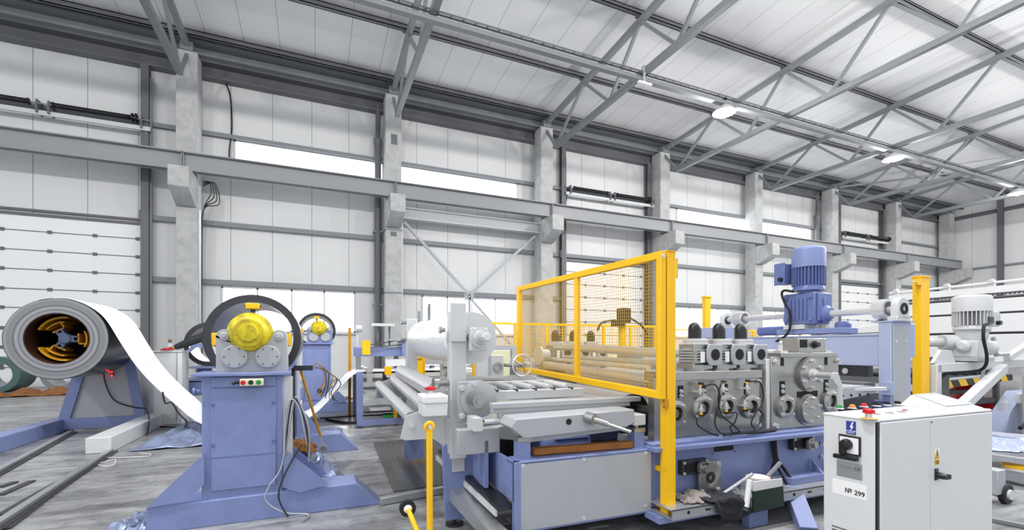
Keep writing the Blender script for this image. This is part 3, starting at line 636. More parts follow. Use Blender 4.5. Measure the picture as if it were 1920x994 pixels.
single('wire_scrap','pale wire scrap curled on the floor beside the near rail','wire',G().tube(smooth([px(u,v,'B',Z=.012) for u,v in((145,880),(165,872),(190,868),(215,862),(213,872),(190,874),(180,860),(230,858),(275,856),(282,852),(262,850))]),.008,5),'greylt','B',(-2.4,7.5,0))
# floor cables
single('floor_cable','thick black cable along the floor right of the foreground uncoiler','cable',G().tube(smooth([px(u,v,'B',Z=.025) for u,v in((612,786),(640,792),(680,792),(720,787),(760,782),(830,772))]),.028,8),'rubber','B',(1,9,0))
single('floor_cable','thin black cable along the floor beyond the thick one','cable',G().tube(smooth([px(u,v,'B',Z=.012) for u,v in((600,784),(680,779),(760,776),(830,770))]),.012,6),'rubber','B',(1,9.4,0))
single('floor_cable','black cable hanging from the left uncoiler arm to the tarpaulin','cable',G().tube(smooth([px(u,v,'B',Y=9.4) for u,v in((305,735),(310,756),(322,755),(335,775),(350,792))]+[px(340,802,'B',Z=.02),px(300,800,'B',Z=.02)]),.014,6),'rubber','B',(-2.3,9.4,0))
# steel floor plate with ribs and a light edge bar
t=thing('floor_plate','dark ribbed steel plate let into the floor beside the roller table','floor plate','B',(1.3,6,0))
c=[px(700,830,'B',Z=.01),px(738,922,'B',Z=.01),px(900,900,'B',Z=.01),px(880,815,'B',Z=.01)]
g=G(); g.prism([(p.x,p.y) for p in c],'z',.001,.012); part('plate',g,'plate',t)
g=G()
for i in range(1,22):
    f=i/22; a=c[0]*(1-f)+c[3]*f; b=c[1]*(1-f)+c[2]*f; g.bar(a+Vector((0,0,.004)),b+Vector((0,0,.004)),.02,.003)
part('ribs',g,'plate',t)
a=px(712,940,'B',Z=.04); b=px(832,918,'B',Z=.04); part('edge_bar',G().bar(a,b,.07,.07),'galv',t,.004)
# ---- person with the arm on the cabinet (metres, standing behind the thin coil)
def skin_mesh(name,verts,edges,rad,m,parent,sub=2,root=0):
    me=bpy.data.meshes.new(name); me.from_pydata(verts,edges,[]); o=bpy.data.objects.new(name,me); col.objects.link(o)
    md=o.modifiers.new('skin','SKIN'); me.skin_vertices[0].data[root].use_root=True
    for i,r in enumerate(rad): me.skin_vertices[0].data[i].radius=(r,r) if not isinstance(r,tuple) else r
    md.use_smooth_shade=True; sb=o.modifiers.new('sub','SUBSURF'); sb.levels=sub; sb.render_levels=sub
    me.materials.append(M[m]); o.parent=parent; INFO[o.name]=INFO[parent.name]; return o
bx,by=-1.19,8.12
P=thing('person','person in black work jacket resting a red gloved hand on a cabinet','person','W',(bx,by,0))
S=lambda *a:Vector(a)
# local coordinates, the person faces -X
pel=S(0,0,.92); che=S(-.04,0,1.22); nk=S(-.05,0,1.41); hd=S(.02,0,1.52); ht=S(.04,0,1.60)
shR=S(-.14,-.19,1.33); elR=S(-.43,-.22,1.20); wrR=S(-.66,-.18,1.10); haR=S(-.72,-.17,1.085)
shL=S(-.06,.19,1.34); elL=S(-.04,.24,1.08); wrL=S(-.16,.20,.88); haL=S(-.2,.18,.83)
hiR=S(0,-.1,.88); knR=S(-.03,-.11,.5); anR=S(.02,-.11,.09); toR=S(-.16,-.12,.04)
hiL=S(0,.1,.88); knL=S(-.05,.11,.5); anL=S(-.02,.12,.09); toL=S(-.2,.12,.04)
V=[pel,che,nk,hd,ht,shR,elR,wrR,haR,shL,elL,wrL,haL,hiR,knR,anR,toR,hiL,knL,anL,toL]
Ed=[(0,1),(1,2),(2,3),(3,4),(2,5),(5,6),(6,7),(7,8),(2,9),(9,10),(10,11),(11,12),(0,13),(13,14),(14,15),(15,16),(0,17),(17,18),(18,19),(19,20)]
skin_mesh('body',V,Ed,[.12,.13,.055,.09,.075,.055,.042,.027,.03,.055,.042,.027,.03,.08,.055,.037,.035,.08,.055,.037,.035],'skin',P)
skin_mesh('jacket',[S(0,0,.82),S(-.02,0,1.0),che,S(-.06,0,1.37),shR,S(-.28,-.21,1.27),elR,S(-.55,-.2,1.145),wrR,shL,elL,wrL],[(0,1),(1,2),(2,3),(3,4),(4,5),(5,6),(6,7),(7,8),(3,9),(9,10),(10,11)],[.17,.17,.185,.10,.088,.07,.066,.052,.040,.085,.07,.05],'jacket',P)
skin_mesh('trousers',[pel,S(0,0,.86),hiR,knR,S(.01,-.11,.12),hiL,knL,S(-.02,.12,.12)],[(0,1),(1,2),(2,3),(3,4),(1,5),(5,6),(6,7)],[.15,.15,.105,.08,.065,.105,.08,.065],'black',P)
skin_mesh('hair',[S(.07,0,1.58),S(.07,0,1.62),S(.0,0,1.66)],[(0,1),(1,2)],[.085,.085,.06],'black',P)
# glove: palm, thumb and four separate fingers resting on the cabinet top
gv=[wrR+S(.01,0,0),S(-.70,-.17,1.08)]; ge=[(0,1)]; gr=[.034,(.032,.02)]
for k,(dy,L) in enumerate(((-.045,.07),(-.016,.085),(.012,.08),(.038,.062))):
    i=len(gv); b0=S(-.735,-.17+dy*.8,1.08); gv+=[b0,b0+S(-L*.45,dy*.2,.008),b0+S(-L*.8,dy*.3,-.006),b0+S(-L,dy*.3,-.018)]; ge+=[(1,i),(i,i+1),(i+1,i+2),(i+2,i+3)]; gr+=[.013,.011,.010,.008]
i=len(gv); gv+=[S(-.70,-.215,1.075),S(-.735,-.245,1.068),S(-.76,-.255,1.064)]; ge+=[(1,i),(i,i+1),(i+1,i+2)]; gr+=[.014,.012,.009]
skin_mesh('glove',gv,ge,gr,'glove',P,root=1).__setitem__('label','red and black work glove')
hx=haR
def ell(n,c,r,sx,sy,sz,m): part(n,G().sphere((bx+c[0],by+c[1],c[2]),r,12,sx,sy,sz),m,P)
ell('nose',(-.085,0,1.53),.018,1,.7,1.2,'skin'); ell('mouth',(-.062,0,1.47),.02,.5,1.3,.35,'red')
for s_ in(-1,1): ell('ear',(.03,s_*.088,1.53),.025,.8,.35,1.3,'skin'); ell('eye',(-.066,s_*.035,1.555),.011,.6,1,1,'black')
for s_,q in((-1,toR),(1,toL)): part('shoe',G().sphere((bx+q.x+.07,by+q.y,.045),.06,14,2.3,.9,.72),'black',P)
t=thing('control_cabinet','small light grey cabinet the gloved hand rests on','cabinet','W',(-2.0,8.1,0))
a=px(303,660,'W',Y=7.95); b=px(341,660,'W',Y=7.95)
part('body',G().box(a.x-.1,b.x,7.95,8.35,0,1.04),'greylt',t,.006); part('top_plate',G().box(a.x-.12,b.x+.01,7.93,8.37,1.04,1.055),'cab',t,.003)
part('door_seam',G().box(b.x-.06,b.x-.055,7.94,7.95,.05,1.03),'struct',t)
c=px(317,645,'W',Y=8.15)
t=thing('plastic_bottle','small clear bottle with dark cap standing on the cabinet by the glove','bottle','W',(c.x,8.2,1.055))
part('bottle_body',G().lathe((c.x,8.2,1.055),(0,0,1),[(0,.035),(.07,.036),(.1,.03),(.11,.018)],16),'bottle',t); part('cap',G().sphere((c.x,8.2,1.20),.026,12),'card',t)
# ================================================================ LINE BEHIND: strip leveller and loop table (units, frame B)
t=thing('strip_feed_table','blue framed feed table that takes the rising steel strip','feed table','B',(1.2,9.3,0))
part('front_post',G().box(.74,.86,9.28,9.40,.02,1.08),'blue',t,.004); part('foot_rail',G().box(.74,2.6,9.25,9.4,.04,.14),'blue',t)
part('rear_post',G().box(.80,.9,11.0,11.1,0,1.05).box(1.6,1.7,9.3,9.4,.1,1.0),'grey',t); part('side_rail',G().box(.8,3.4,9.45,9.52,.95,1.03).box(.8,3.4,10.95,11.0,.95,1.03),'greylt',t)
part('entry_roller',G().cyl((.98,9.35,1.10),(.98,11.1,1.10),.05,n=20),'steelp',t)
part('roller_bracket',G().box(.93,1.03,9.28,9.36,.88,1.12).cyl((.98,9.27,1.12),(.98,9.36,1.12),.06),'grey',t)
part('shelf',G().box(.9,1.6,9.4,10.6,.62,.68),'greylt',t); part('lower_shelf',G().box(.9,2.4,9.4,10.4,.26,.29),'steeld',t)
part('guard_strip',G().prism([(1.22,1.08),(1.24,1.08),(1.46,.62),(1.46,.45),(1.40,.45),(1.22,.78)],'y',9.2,9.3),'steeld',t)
part('yellow_support',G().prism([(1.40,.98),(1.50,1.0),(1.48,.18),(1.42,.18)],'y',9.12,9.2),'yeldk',t,.003)
part('yellow_box',G().box(1.25,1.37,9.1,9.25,1.02,1.18),'yellow',t,.004)
part('blue_post',G().box(1.63,1.72,9.2,9.3,.06,.98),'blue',t)
for k,(x,z,m_) in enumerate(((1.0,.32,'greylt'),(1.25,.18,'grn'),(1.62,.2,'yellow'),(1.8,.2,'white'))):
    single(['folded_sheet','green_tray','plastic_tub','white_block'][k],['folded pale sheet on the lower shelf of the feed table','flat green tray on the foot rail of the feed table','small yellow cap on the foot rail of the feed table','small white block on the foot rail of the feed table'][k],['sheet','tray','cap','block'][k],
      G().box(x,x+(.4 if k<2 else .06),9.42,9.7,z-.03 if k else .295,z+(.02 if k<2 else .08)),m_,'B',(x,9.5,z))
t=thing('leveller','blue strip leveller beam with a white name plate above the feed table','leveller','B',(1.5,10.6,0))
part('long_beam',G().box(.78,1.8,10.4,10.6,1.36,1.56),'blue',t,.004); part('housing',G().box(1.78,2.75,10.3,11.0,1.36,1.70),'blue',t,.006)
part('housing_lid',G().box(1.5,2.8,10.25,11.05,1.70,1.74),'galv',t)
o=part('name_plate',G().box(2.38,2.68,10.285,10.3,1.46,1.60),'paper',t); part('printed_line',G().box(2.43,2.63,10.28,10.286,1.52,1.54),'steeld',o)
part('stand',G().box(1.25,1.29,10.4,10.44,1.7,2.02).box(1.5,1.54,10.4,10.44,1.6,2.02),'structdk',t); part('stand_top',G().box(1.15,1.62,10.3,10.5,2.02,2.08),'greylt',t)
part('yellow_sensor',G().box(.92,1.08,10.1,10.25,1.40,1.70),'yellow',t,.004); part('rod',G().cyl((1.05,10.3,1.60),(2.2,10.4,1.80),.012,n=6).cyl((1.05,10.3,1.55),(2.3,10.4,1.66),.012,n=6),'steeld',t)
part('leg',G().box(.82,.92,10.4,10.5,0,1.36),'struct',t); part('leg',G().box(2.55,2.65,10.9,11.0,0,1.36),'struct',t); part('leg',G().box(1.7,1.8,10.9,11.0,0,1.36),'struct',t)
for x in(2.0,2.2,2.45): part('hose',G().tube(smooth([(x,10.5,1.36),(x+.03,10.45,1.15),(x-.08,10.5,1.0)]),.02,6),'steeld',t)
part('lower_bed',G().box(.95,4.2,10.2,11.2,.82,.96).box(1.4,4.2,10.15,10.2,1.15,1.3),'greylt',t)
# orange post and pale fittings left of it
t=thing('orange_post','thin orange post beside the distant uncoiler','post','B',(.72,10.9,0))
part('post',G().box(.69,.75,10.9,10.95,0,2.0),'yeldk',t); part('fitting',G().cyl((.85,10.9,1.98),(.98,10.9,1.98),.08).box(.86,.9,10.9,10.95,0,2.0),'greylt',t)
# ================================================================ ENTRY STAND with film roll (units, frame M)
t=thing('film_unwind_stand','tall grey twin-post stand that carries the white film roll','unwind stand','M',(1.03,3.85,.48))
for n_,y,z0,z1 in (('near_post',3.80,.60,1.86),('far_post',6.12,.6,1.93)):
    part(n_,G().box(.965,1.105,y,y+.13,z0,z1),'greylt',t,.006)
part('post_foot',G().box(.985,1.09,3.81,3.92,.49,.60),'conc',t)
part('upper_bracket',G().box(.955,1.095,3.77,3.80,1.60,1.93),'greylt',t,.004)
part('bearing_block',G().box(1.12,1.27,3.72,3.80,1.52,1.72),'greylt',t,.006)
part('shaft',G().cyl((1.19,3.52,1.635),(1.17,6.2,1.66),.042,n=16).lathe((1.19,3.52,1.635),(0,-1,0),[(0,.03),(.0,.042),(.02,.03)],6),'steelp',t)
part('collar',G().lathe((1.19,3.70,1.635),(0,-1,0),[(0,.085),(.03,.085),(.03,.06),(.07,.055)],24),'greylt',t)
part('clamp_knob',G().lathe((.93,3.86,1.70),(-1,0,0),[(0,.018),(.03,.018),(.03,.03),(.05,.03)],10).lathe((.965,6.18,1.88),(-1,0,0),[(0,.02),(.05,.02),(.05,.03),(.07,.02)],10).lathe((.965,6.18,1.66),(-1,0,0),[(0,.02),(.05,.02),(.05,.03),(.07,.02)],10),'steel',t)
part('blade',G().prism([(6.14,1.7),(6.2,1.7),(6.2,2.0),(6.17,2.04)],'x',1.12,1.15).prism([(5.2,1.7),(5.26,1.7),(5.26,2.0),(5.2,2.05)],'x',1.06,1.09),'struct',t)
part('cross_plate',G().box(1.0,1.06,3.93,6.12,.98,1.16),'greylt',t)
tf=thing('film_roll','big roll of white plastic film on the twin-post stand','film roll','M',(1.18,5,1.6))
part('film',G().lathe((1.185,3.95,1.637),(-.006,1,.01),[(0,.05),(0,.215),(.02,.235),(1.0,.24),(1.95,.24),(2.08,.20),(2.1,.05)],48),'film',tf)
part('end_disc',G().ann((1.185,3.90,1.637),(1.185,3.925,1.637),.23,.05,40),'greylt',tf)
# rollers below
t=thing('pinch_roller_unit','bare steel feed rollers in side brackets below the film roll','roller unit','M',(.85,4.8,.9))
part('feed_roller',G().cyl((.88,3.95,1.17),(.88,6.0,1.24),.085,n=32),'steelp',t); part('feed_roller',G().cyl((1.0,3.95,1.0),(1.0,6.0,1.06),.085,n=32),'steelp',t)
part('roller_knob',G().lathe((.965,3.86,1.25),(-1,-.1,0),[(0,.028),(.09,.028),(.09,.045),(.12,.05),(.14,.045),(.145,.02)],20),'steel',t)
part('guide_roller',G().cyl((.80,4.05,1.03),(.80,6.1,1.13),.06,n=24),'steelp',t); part('guide_roller',G().cyl((.66,3.95,.95),(.62,6.25,1.06),.055,n=24),'steelp',t)
part('guide_roller',G().cyl((.95,4.0,.92),(.95,6.0,1.0),.07,n=24),'steelp',t)
part('near_side_plate',G().prism([(.56,.80),(.60,.98),(.74,1.02),(.95,1.0),(1.25,.80),(1.0,.66),(.82,.78),(.60,.78)],'y',3.86,3.89),'greylt',t)
part('far_side_plate',G().prism([(.56,.90),(.62,1.10),(.86,1.18),(1.1,1.15),(1.1,.9)],'y',6.12,6.15),'grey',t)
part('roller_bolt',G().lathe((.65,3.86,.90),(0,-1,0),[(0,.025),(.02,.025),(.02,.015),(.03,.012)],12),'steelp',t)
part('stay_tube',G().cyl((.84,3.95,.86),(1.03,3.9,.60),.035).bar((.98,3.84,.95),(1.0,3.84,.65),.10,.03),'greylt',t)
t=thing('stop_button_box','pale plastic box with a red emergency button on the roller bracket','control box','M',(.80,3.7,1.0))
o=part('housing',G().box(.70,.895,3.62,3.86,1.0,1.10),'cab',t,.006); part('lid',G().box(.695,.90,3.615,3.865,1.10,1.17),'white',t,.01)
o=part('button_base',G().lathe((.78,3.74,1.17),(0,0,1),[(0,.035),(.015,.035),(.015,.022),(.035,.022)],20),'steelp',t); part('mushroom_button',G().lathe((.78,3.74,1.20),(0,0,1),[(0,.03),(.008,.048),(.02,.048),(.03,.03)],24),'red',o)
t=thing('roller_end_bearing','grey bearing plate with a round hub at the near end of the roller table','bearing','M',(1.1,3.6,1.1))
part('plate',G().box(.99,1.16,3.66,3.70,.93,1.27),'grey',t,.006); part('disc',G().lathe((1.17,3.68,1.12),(0,-1,0),[(0,.155),(.035,.155),(.04,.14)],40),'grey',t)
part('hub',G().lathe((1.13,3.63,1.12),(0,-1,0),[(0,.075),(.03,.075),(.03,.055),(.12,.055),(.12,.03),(.14,.03),(.14,.02)],28),'steel',t)
bolts(t,[(1.02,3.655,1.22),(1.02,3.655,.99),(1.13,3.655,1.25),(1.13,3.655,.94),(1.04,3.69,.85)],(0,-1,0),.02,.03,'steelp')
# roller table between entry stand and roll former
t=thing('entry_roller_table','light grey roller table with short guide rollers before the roll former','roller table','M',(1.7,4.2,.7))
part('near_rail',G().box(1.15,2.30,3.86,3.93,1.08,1.16),'greylt',t,.004); part('near_beam',G().box(1.15,2.42,3.80,3.88,1.0,1.07),'grey',t,.004)
part('inner_rail',G().box(1.12,2.28,4.45,4.5,1.10,1.20),'greylt',t,.004); part('far_rail',G().box(1.1,2.25,4.85,4.92,1.14,1.22),'greylt',t,.004)
part('long_bar',G().box(.9,2.1,4.6,4.63,1.225,1.25).box(1.1,1.9,4.70,4.75,1.12,1.2),'greylt',t)
for k in range(6):
    x=1.22+.19*k; part('roller',G().cyl((x,3.95,1.165),(x,4.43,1.175),.034,n=16),'greylt',t)
g=G()
for k in range(6): g.cyl((1.22+.19*k,3.93,1.16),(1.22+.19*k,3.86,1.16),.012,n=8)
part('axle_pin',g,'steeld',t)
part('cross_beam',G().box(1.2,2.5,3.40,3.46,1.03,1.07).box(1.2,2.6,3.38,3.48,1.07,1.11).box(1.25,2.3,3.40,3.44,.99,1.03),'grey',t,.003)
part('beam_end',G().box(2.3,2.42,3.36,3.5,.95,1.03),'steel',t)
part('slide_tube',G().cyl((1.15,3.45,.96),(1.42,3.38,.99),.02,n=10).box(1.05,1.12,3.4,3.6,.9,1.0),'greylt',t)
part('lower_beam',G().box(.95,2.3,3.95,4.1,.72,.85),'grey',t)
hx=[(1.255,1.02),(1.27,.955),(1.36,.90),(2.28,.915),(2.36,.95),(2.36,1.06),(2.30,1.075),(1.30,1.05)]
part('post_beam',G().prism([(lambda w:(w.x,w.z))(px(u,v,'M',Y=3.62)) for u,v in ((872,805),(950,797),(968,800),(968,826),(935,823),(872,826))],'y',3.6,3.68),'grey',t,.006)
o=part('hexagonal_beam',G().prism([(1.25,.96),(1.29,1.02),(2.33,1.04),(2.35,1.04),(2.36,.93),(2.28,.90),(1.36,.87)],'y',3.14,3.42),'grey',t,.006)
part('beam_hole',G().cyl((1.735,3.135,.975),(1.735,3.142,.975),.024,n=20),'dark',o); part('beam_end_box',G().box(2.36,2.48,3.16,3.30,.90,.99),'greylt',o,.004)
part('mounting_flange',G().prism([(1.28,.93),(2.40,.93),(2.30,.86),(1.38,.82)],'y',3.22,3.26),'grey',t)
part('guide_bar',G().box(.95,1.3,3.5,3.6,.70,.90),'grey',t,.004)
t=thing('hand_lever','bare steel lever rod sticking out of the grey hexagonal beam','lever','M',(1.9,3.1,.98))
part('lever_boss',G().cyl((1.90,3.15,1.0),(1.93,3.08,.99),.045,n=20),'steel',t); part('rod',G().cyl((1.92,3.1,.99),(2.16,2.93,.90),.014,n=10).cyl((1.92,3.1,.99),(2.02,3.03,.955),.022,n=12),'steel',t)
t=thing('screw_handwheel','steel handwheel and bearing block on the far rail of the roller table','handwheel','M',(1.9,4.6,1.3))
part('bearing_block',G().box(1.62,1.76,4.62,4.75,1.24,1.47),'greylt',t,.005); part('bearing',G().ann((1.69,4.60,1.34),(1.69,4.62,1.34),.055,.03,20),'steel',t)
W_=[(1.93+.115*math.cos(a*pi/12),4.52+.02*math.cos(a*pi/12),1.36+.115*math.sin(a*pi/12)) for a in range(24)]
part('wheel_rim',G().tube(W_,.009,8,True),'steelp',t)
g=G()
for a in range(5): g.cyl((1.93,4.52,1.36),W_[a*5%24],.007,n=6)
g.cyl((1.93,4.52,1.36),(1.76,4.68,1.36),.02,n=10).cyl((1.93,4.45,1.36),(1.93,4.6,1.36),.025,n=12); part('spokes_and_hub',g,'steel',t)
# blue side plates and inner trough
t=thing('machine_subframe','blue subframe plates and polished slide rails below the entry rollers','subframe','M',(1.1,3.8,0))
part('front_plate',G().prism([(.905,.70),(.93,.07),(1.13,.07),(1.20,.20),(1.20,.62),(1.05,.80)],'y',3.84,3.88),'blue',t,.004)
part('side_plate',G().box(1.17,1.2,3.5,6.3,.42,.80),'blue',t)
part('slide_rail',G().bar((1.22,3.16,.36),(1.10,4.6,.50),.12,.03),'steeld',t); part('slide_edge',G().bar((1.16,3.2,.32),(1.02,4.6,.44),.015,.05),'greylt',t)
part('cross_tube',G().bar((1.02,3.9,.30),(1.22,2.7,.10),.13,.10),'galv',t)
part('levelling_foot',G().cyl((1.03,3.92,.02),(1.03,3.92,.12),.015,n=10).lathe((1.03,3.92,0),(0,0,1),[(0,.08),(.02,.08),(.03,.03)],20),'steeld',t)
part('rear_plate',G().box(.95,1.2,6.2,6.25,.05,.9),'blue',t)
# ================================================================ ROLL FORMER
t=RF=thing('roll_former','long blue roll forming machine with stainless roller stands along its bed','roll forming machine','M',(3.5,3.3,0))
bx0,bx1,by0=1.272,2.505,3.12
part('cover_panel',G().box(bx0+.045,bx1,by0,by0+.012,.19,.70),'grey',t,.002,label='large plain grey cover panel')
part('end_box',G().box(bx0,bx0+.05,by0-.004,by0+.05,.17,.705).box(bx0,bx0+.03,by0,4.7,.40,.70).box(bx0,bx1,by0+.012,by0+.03,.17,.70).box(bx0,bx1,by0,3.30,.68,.705),'blue',t,.003)
bolts(t,[(1.34,by0,.675),(1.86,by0,.675),(2.45,by0,.675),(1.86,by0,.215),(2.45,by0,.235)],(0,-1,0),.012,.008,'steelp')
for x in(1.325,2.375):
    o=part('support_post',G().box(x,x+.10,3.17,3.27,.705,.84),'blue',t,.003); part('post_head',G().box(x-.005,x+.105,3.165,3.275,.84,.875).cyl((x+.05,3.22,.875),(x+.05,3.22,.90),.02,n=8),'steel',o); part('weld_plate',G().box(x-.03,x+.13,3.15,3.29,.705,.712),'blue',o)
part('bed_side',G().box(2.5,5.66,3.14,3.20,.21,.70),'blue',t); part('bed_flange',G().box(2.48,5.66,3.03,3.42,.69,.725).box(2.5,5.66,3.10,3.45,.725,.745),'blue',t,.003)
part('far_side',G().box(2.5,5.66,5.9,5.96,.0,.70).box(2.5,5.66,5.5,5.96,.69,.725),'blue',t)
part('inner_shade_sheet',G().box(1.32,2.5,4.5,4.52,.16,.80),'dark',t); part('inner_floor',G().box(2.5,5.66,3.2,5.9,.14,.16).box(1.3,2.5,3.4,5.5,.14,.16),'structdk',t)  # added dark sheet at the back stands in for the shadow inside the bed
part('cable_shelf',G().box(2.50,5.62,2.86,3.13,.262,.272).box(2.50,5.62,2.86,2.872,.205,.272).box(2.5,5.62,2.86,3.13,.195,.205),'galv',t,label='galvanised shelf rail with holes')
part('shelf_beam',G().box(2.45,5.62,2.95,3.14,.14,.19),'blue',t)
g=G()
for k in range(15):
    x=2.66+.2*k
    if k%3==1: g.box(x-.025,x+.025,2.857,2.862,.232,.246)
    else: g.cyl((x,2.857,.24),(x,2.862,.24),.014,n=12)
part('shelf_hole',g,'dark',t,flat=True)
o=part('oblong_slot',G().box(3.21,3.44,3.136,3.141,.615,.68),'dark',t)
bolts(o,[(3.19,3.14,.60),(3.19,3.14,.695),(3.46,3.14,.60),(3.46,3.14,.695)],(0,-1,0),.006,.004,'steeld')
for x,z in((2.93,.52),(4.28,.62)):
    o=part('slide_adjuster',G().box(x-.13,x+.16,3.08,3.14,z-.06,z+.06).box(x+.02,x+.1,3.02,3.08,z-.05,z+.05),'steeld',t,.004); part('adjuster_slot',G().box(x-.10,x+.02,3.076,3.081,z-.035,z+.035),'dark',o)
    part('adjuster_nut',G().lathe((x+.05,3.05,z),(0,-1,0),[(0,.055),(.03,.055),(.03,.03),(.07,.03),(.07,.014)],18),'steel',o); bolts(o,[(x-.11,3.08,z-.045),(x-.11,3.08,z+.045),(x+.14,3.08,z-.045),(x+.14,3.08,z+.045)],(0,-1,0),.01,.01)
o=part('drive_plate',G().box(2.97,3.21,3.06,3.09,.27,.56),'steel',t,.004,label='square machined steel plate with round bore'); part('bore',G().ann((3.09,3.055,.42),(3.09,3.06,.42),.05,.02,24),'steeld',o); bolts(o,[(3.0,3.06,.53),(3.18,3.06,.53),(3.18,3.06,.31),(3.0,3.06,.31)],(0,-1,0),.014,.02)
part('pry_bar',G().cyl((3.16,2.98,.30),(3.40,2.9,.46),.014,n=8).cyl((3.24,2.95,.36),(3.3,2.93,.28),.014,n=8),'steelp',t)
part('cable_bundle',G().tube(smooth([(3.93,3.12,.68),(3.93,3.10,.5),(3.85,3.08,.36),(3.80,3.0,.28)]),.018,6).tube(smooth([(3.95,3.12,.68),(3.95,3.10,.5),(4.02,3.08,.4),(4.05,3.0,.28)]),.015,6).tube(smooth([(3.91,3.12,.68),(3.91,3.1,.5),(3.93,3.06,.4),(3.95,3.0,.28)]),.012,6),'black',t)
g=G()
for x in(4.45,4.75): g.prism([(3.12,.45),(3.12,.27),(2.95,.27)],'x',x,x+.02)
g.box(4.0,4.6,2.98,3.14,.275,.33); part('shelf_gusset',g,'blue',t)
bolts(t,[(4.62,3.13,.45),(4.85,3.13,.48),(4.62,3.13,.58)],(0,-1,0),.018,.025)
part('leg',G().bar((3.465,2.93,0),(3.465,2.93,.14),.22,.08,up=(0,1,0)),'blue',t,.004); part('leg',G().bar((3.99,2.98,.24),(3.76,2.66,0),.14,.09),'blue',t,.004)
part('leg',G().box(5.4,5.58,3.0,3.1,0,.2),'blue',t)
# roller stands
def bore(t,x,z,y,ro=.118,ri=.062,dark=True,nb=4,cover=False):
    if cover:
        o=part('bearing_cover',G().lathe((x,y,z),(0,-1,0),[(0,ro*1.08),(.02,ro*1.08),(.02,ro*.95),(.05,ro*.95),(.055,ro*.9)],40),'steel',t)
        bolts(o,[(x+ro*.8*math.cos(R(a)),y-.05,z+ro*.8*math.sin(R(a))) for a in range(20,380,60)],(0,-1,0),.012,.03)
        bolts(o,[(x,y-.055,z+.02)],(0,-1,0),.012,.03)
        return o
    o=part('bearing_flange',G().lathe((x,y,z),(0,-1,0),[(0,ri),(0,ro),(.03,ro),(.035,ri*1.6),(.045,ri*1.35),(.045,ri),(0,ri)],36,cap=False),'steel',t)
    part('bore',G().cyl((x,y-.003,z),(x,y-.001,z),ri*1.02,n=28),'dark',o); part('shaft_end',G().lathe((x,y,z),(0,-1,0),[(0,ri*.72),(.012,ri*.72),(.014,ri*.2)],20),'steel',o)
    if nb: bolts(o,[(x+ro*.85*math.cos(R(45+90*k)),y-.03,z+ro*.85*math.sin(R(45+90*k))) for k in range(nb)],(0,-1,0),.012,.028)
    return o
yS=3.25
t=thing('roller_stand','first stainless roller stand with three black-capped gear units, nearest the yellow guard','roller stand','M',(3.3,3.5,.745),'stainless roller stands')
part('near_plate',G().box(2.72,3.905,yS,yS+.07,.745,1.30),'steel',t,.004); part('far_plate',G().box(2.72,3.905,5.6,5.67,.745,1.30),'steel',t,.004)
part('top_bar',G().box(2.70,3.92,yS-.02,yS+.22,1.255,1.335),'steel',t,.004); part('top_bar',G().box(2.70,3.92,5.5,5.72,1.255,1.335),'steel',t,.004)
for x,z in((2.86,.965),(3.17,1.0),(3.46,1.0),(3.77,.985)): bore(t,x,z,yS)
g=G()
for x in(2.86,3.17,3.46,3.77):
    part('lower_roll',G().lathe((x,3.33,.98),(0,1,0),[(0,.05),(.12,.05),(.12,.10),(2.1,.10),(2.1,.05),(2.27,.05)],32),'steelp',t)
for x in(3.02,3.32,3.62): part('upper_roll',G().lathe((x,3.33,1.20),(0,1,0),[(0,.04),(.12,.04),(.12,.085),(2.1,.085),(2.1,.04),(2.27,.04)],32),'steelp',t)
for k,x in enumerate((2.93,3.19,3.46,3.73)):
    part('adjusting_slot',G().box(x-.03,x+.03,yS-.004,yS,1.10,1.21),'dark',t)
    bolts(t,[(x,yS-.004,1.16),(x,yS-.004,1.12)],(0,-1,0),.014,.02)
bolts(t,[(3.88,yS,1.22),(3.88,yS,.80),(3.88,yS,.99)],(0,-1,0),.02,.03)
for a_,b_,r_ in (((2.93,3.5,1.50),(2.80,5.4,1.57),.045),((2.88,3.5,1.235),(2.64,5.4,1.33),.045),((3.0,3.5,1.40),(2.95,5.5,1.42),.03),((2.80,3.5,1.14),(2.62,5.4,1.22),.03),((2.78,3.5,1.36),(2.74,5.5,1.40),.025)): part('tie_rod',G().cyl(a_,b_,r_,n=20),'steelp',t)
# gear units on the stand
def gear_unit(x,y,z,label):
    t=thing('worm_gear_unit',label,'gear unit','M',(x,y,z),'black-capped gear units')
    part('base_flange',G().lathe((x,y,z),(0,0,1),[(0,.10),(.035,.10),(.035,.085),(.05,.085)],28).box(x-.12,x+.12,y-.10,y+.10,z+.02,z+.07),'steel',t)
    g=G()
    for i in range(5): g.lathe((x-.02,y,z+.085+i*.026),(0,0,1),[(0,.118),(.010,.118),(.010,.09),(.022,.09)],24)
    part('ribbed_body',g,'grey',t); part('body_core',G().box(x-.10,x+.10,y-.10,y+.10,z+.05,z+.25),'steel',t,.004)
    o=part('square_flange',G().prism([(x+.05,z+.05),(x+.195,z+.05),(x+.195,z+.245),(x+.04,z+.245),(x+.02,z+.2),(x+.02,z+.1)],'y',y-.145,y-.12),'grey',t,.004)
    part('flange_bore',G().cyl((x+.11,y-.149,z+.15),(x+.11,y-.145,z+.15),.052,n=24),'dark',o); part('type_plate',G().box(x-.045,x+.005,y-.124,y-.12,z+.08,z+.18),'paper',t)
    part('top_flange',G().lathe((x,y,z+.245),(0,0,1),[(0,.12),(.02,.12),(.02,.105),(.03,.105),(.03,.12),(.05,.12),(.055,.10)],32),'steelp',t)
    part('protective_cap',G().lathe((x,y,z+.30),(0,0,1),[(0,.06),(.085,.06),(.11,.055),(.135,.042),(.15,.022),(.155,.003)],28),'black',t,label='black domed cap')
    bolts(t,[(x+.09*math.cos(R(a)),y-.09*abs(math.sin(R(a))) ,z-.03) for a in(30,90,150)],(0,0,1),.01,.04)
    return t
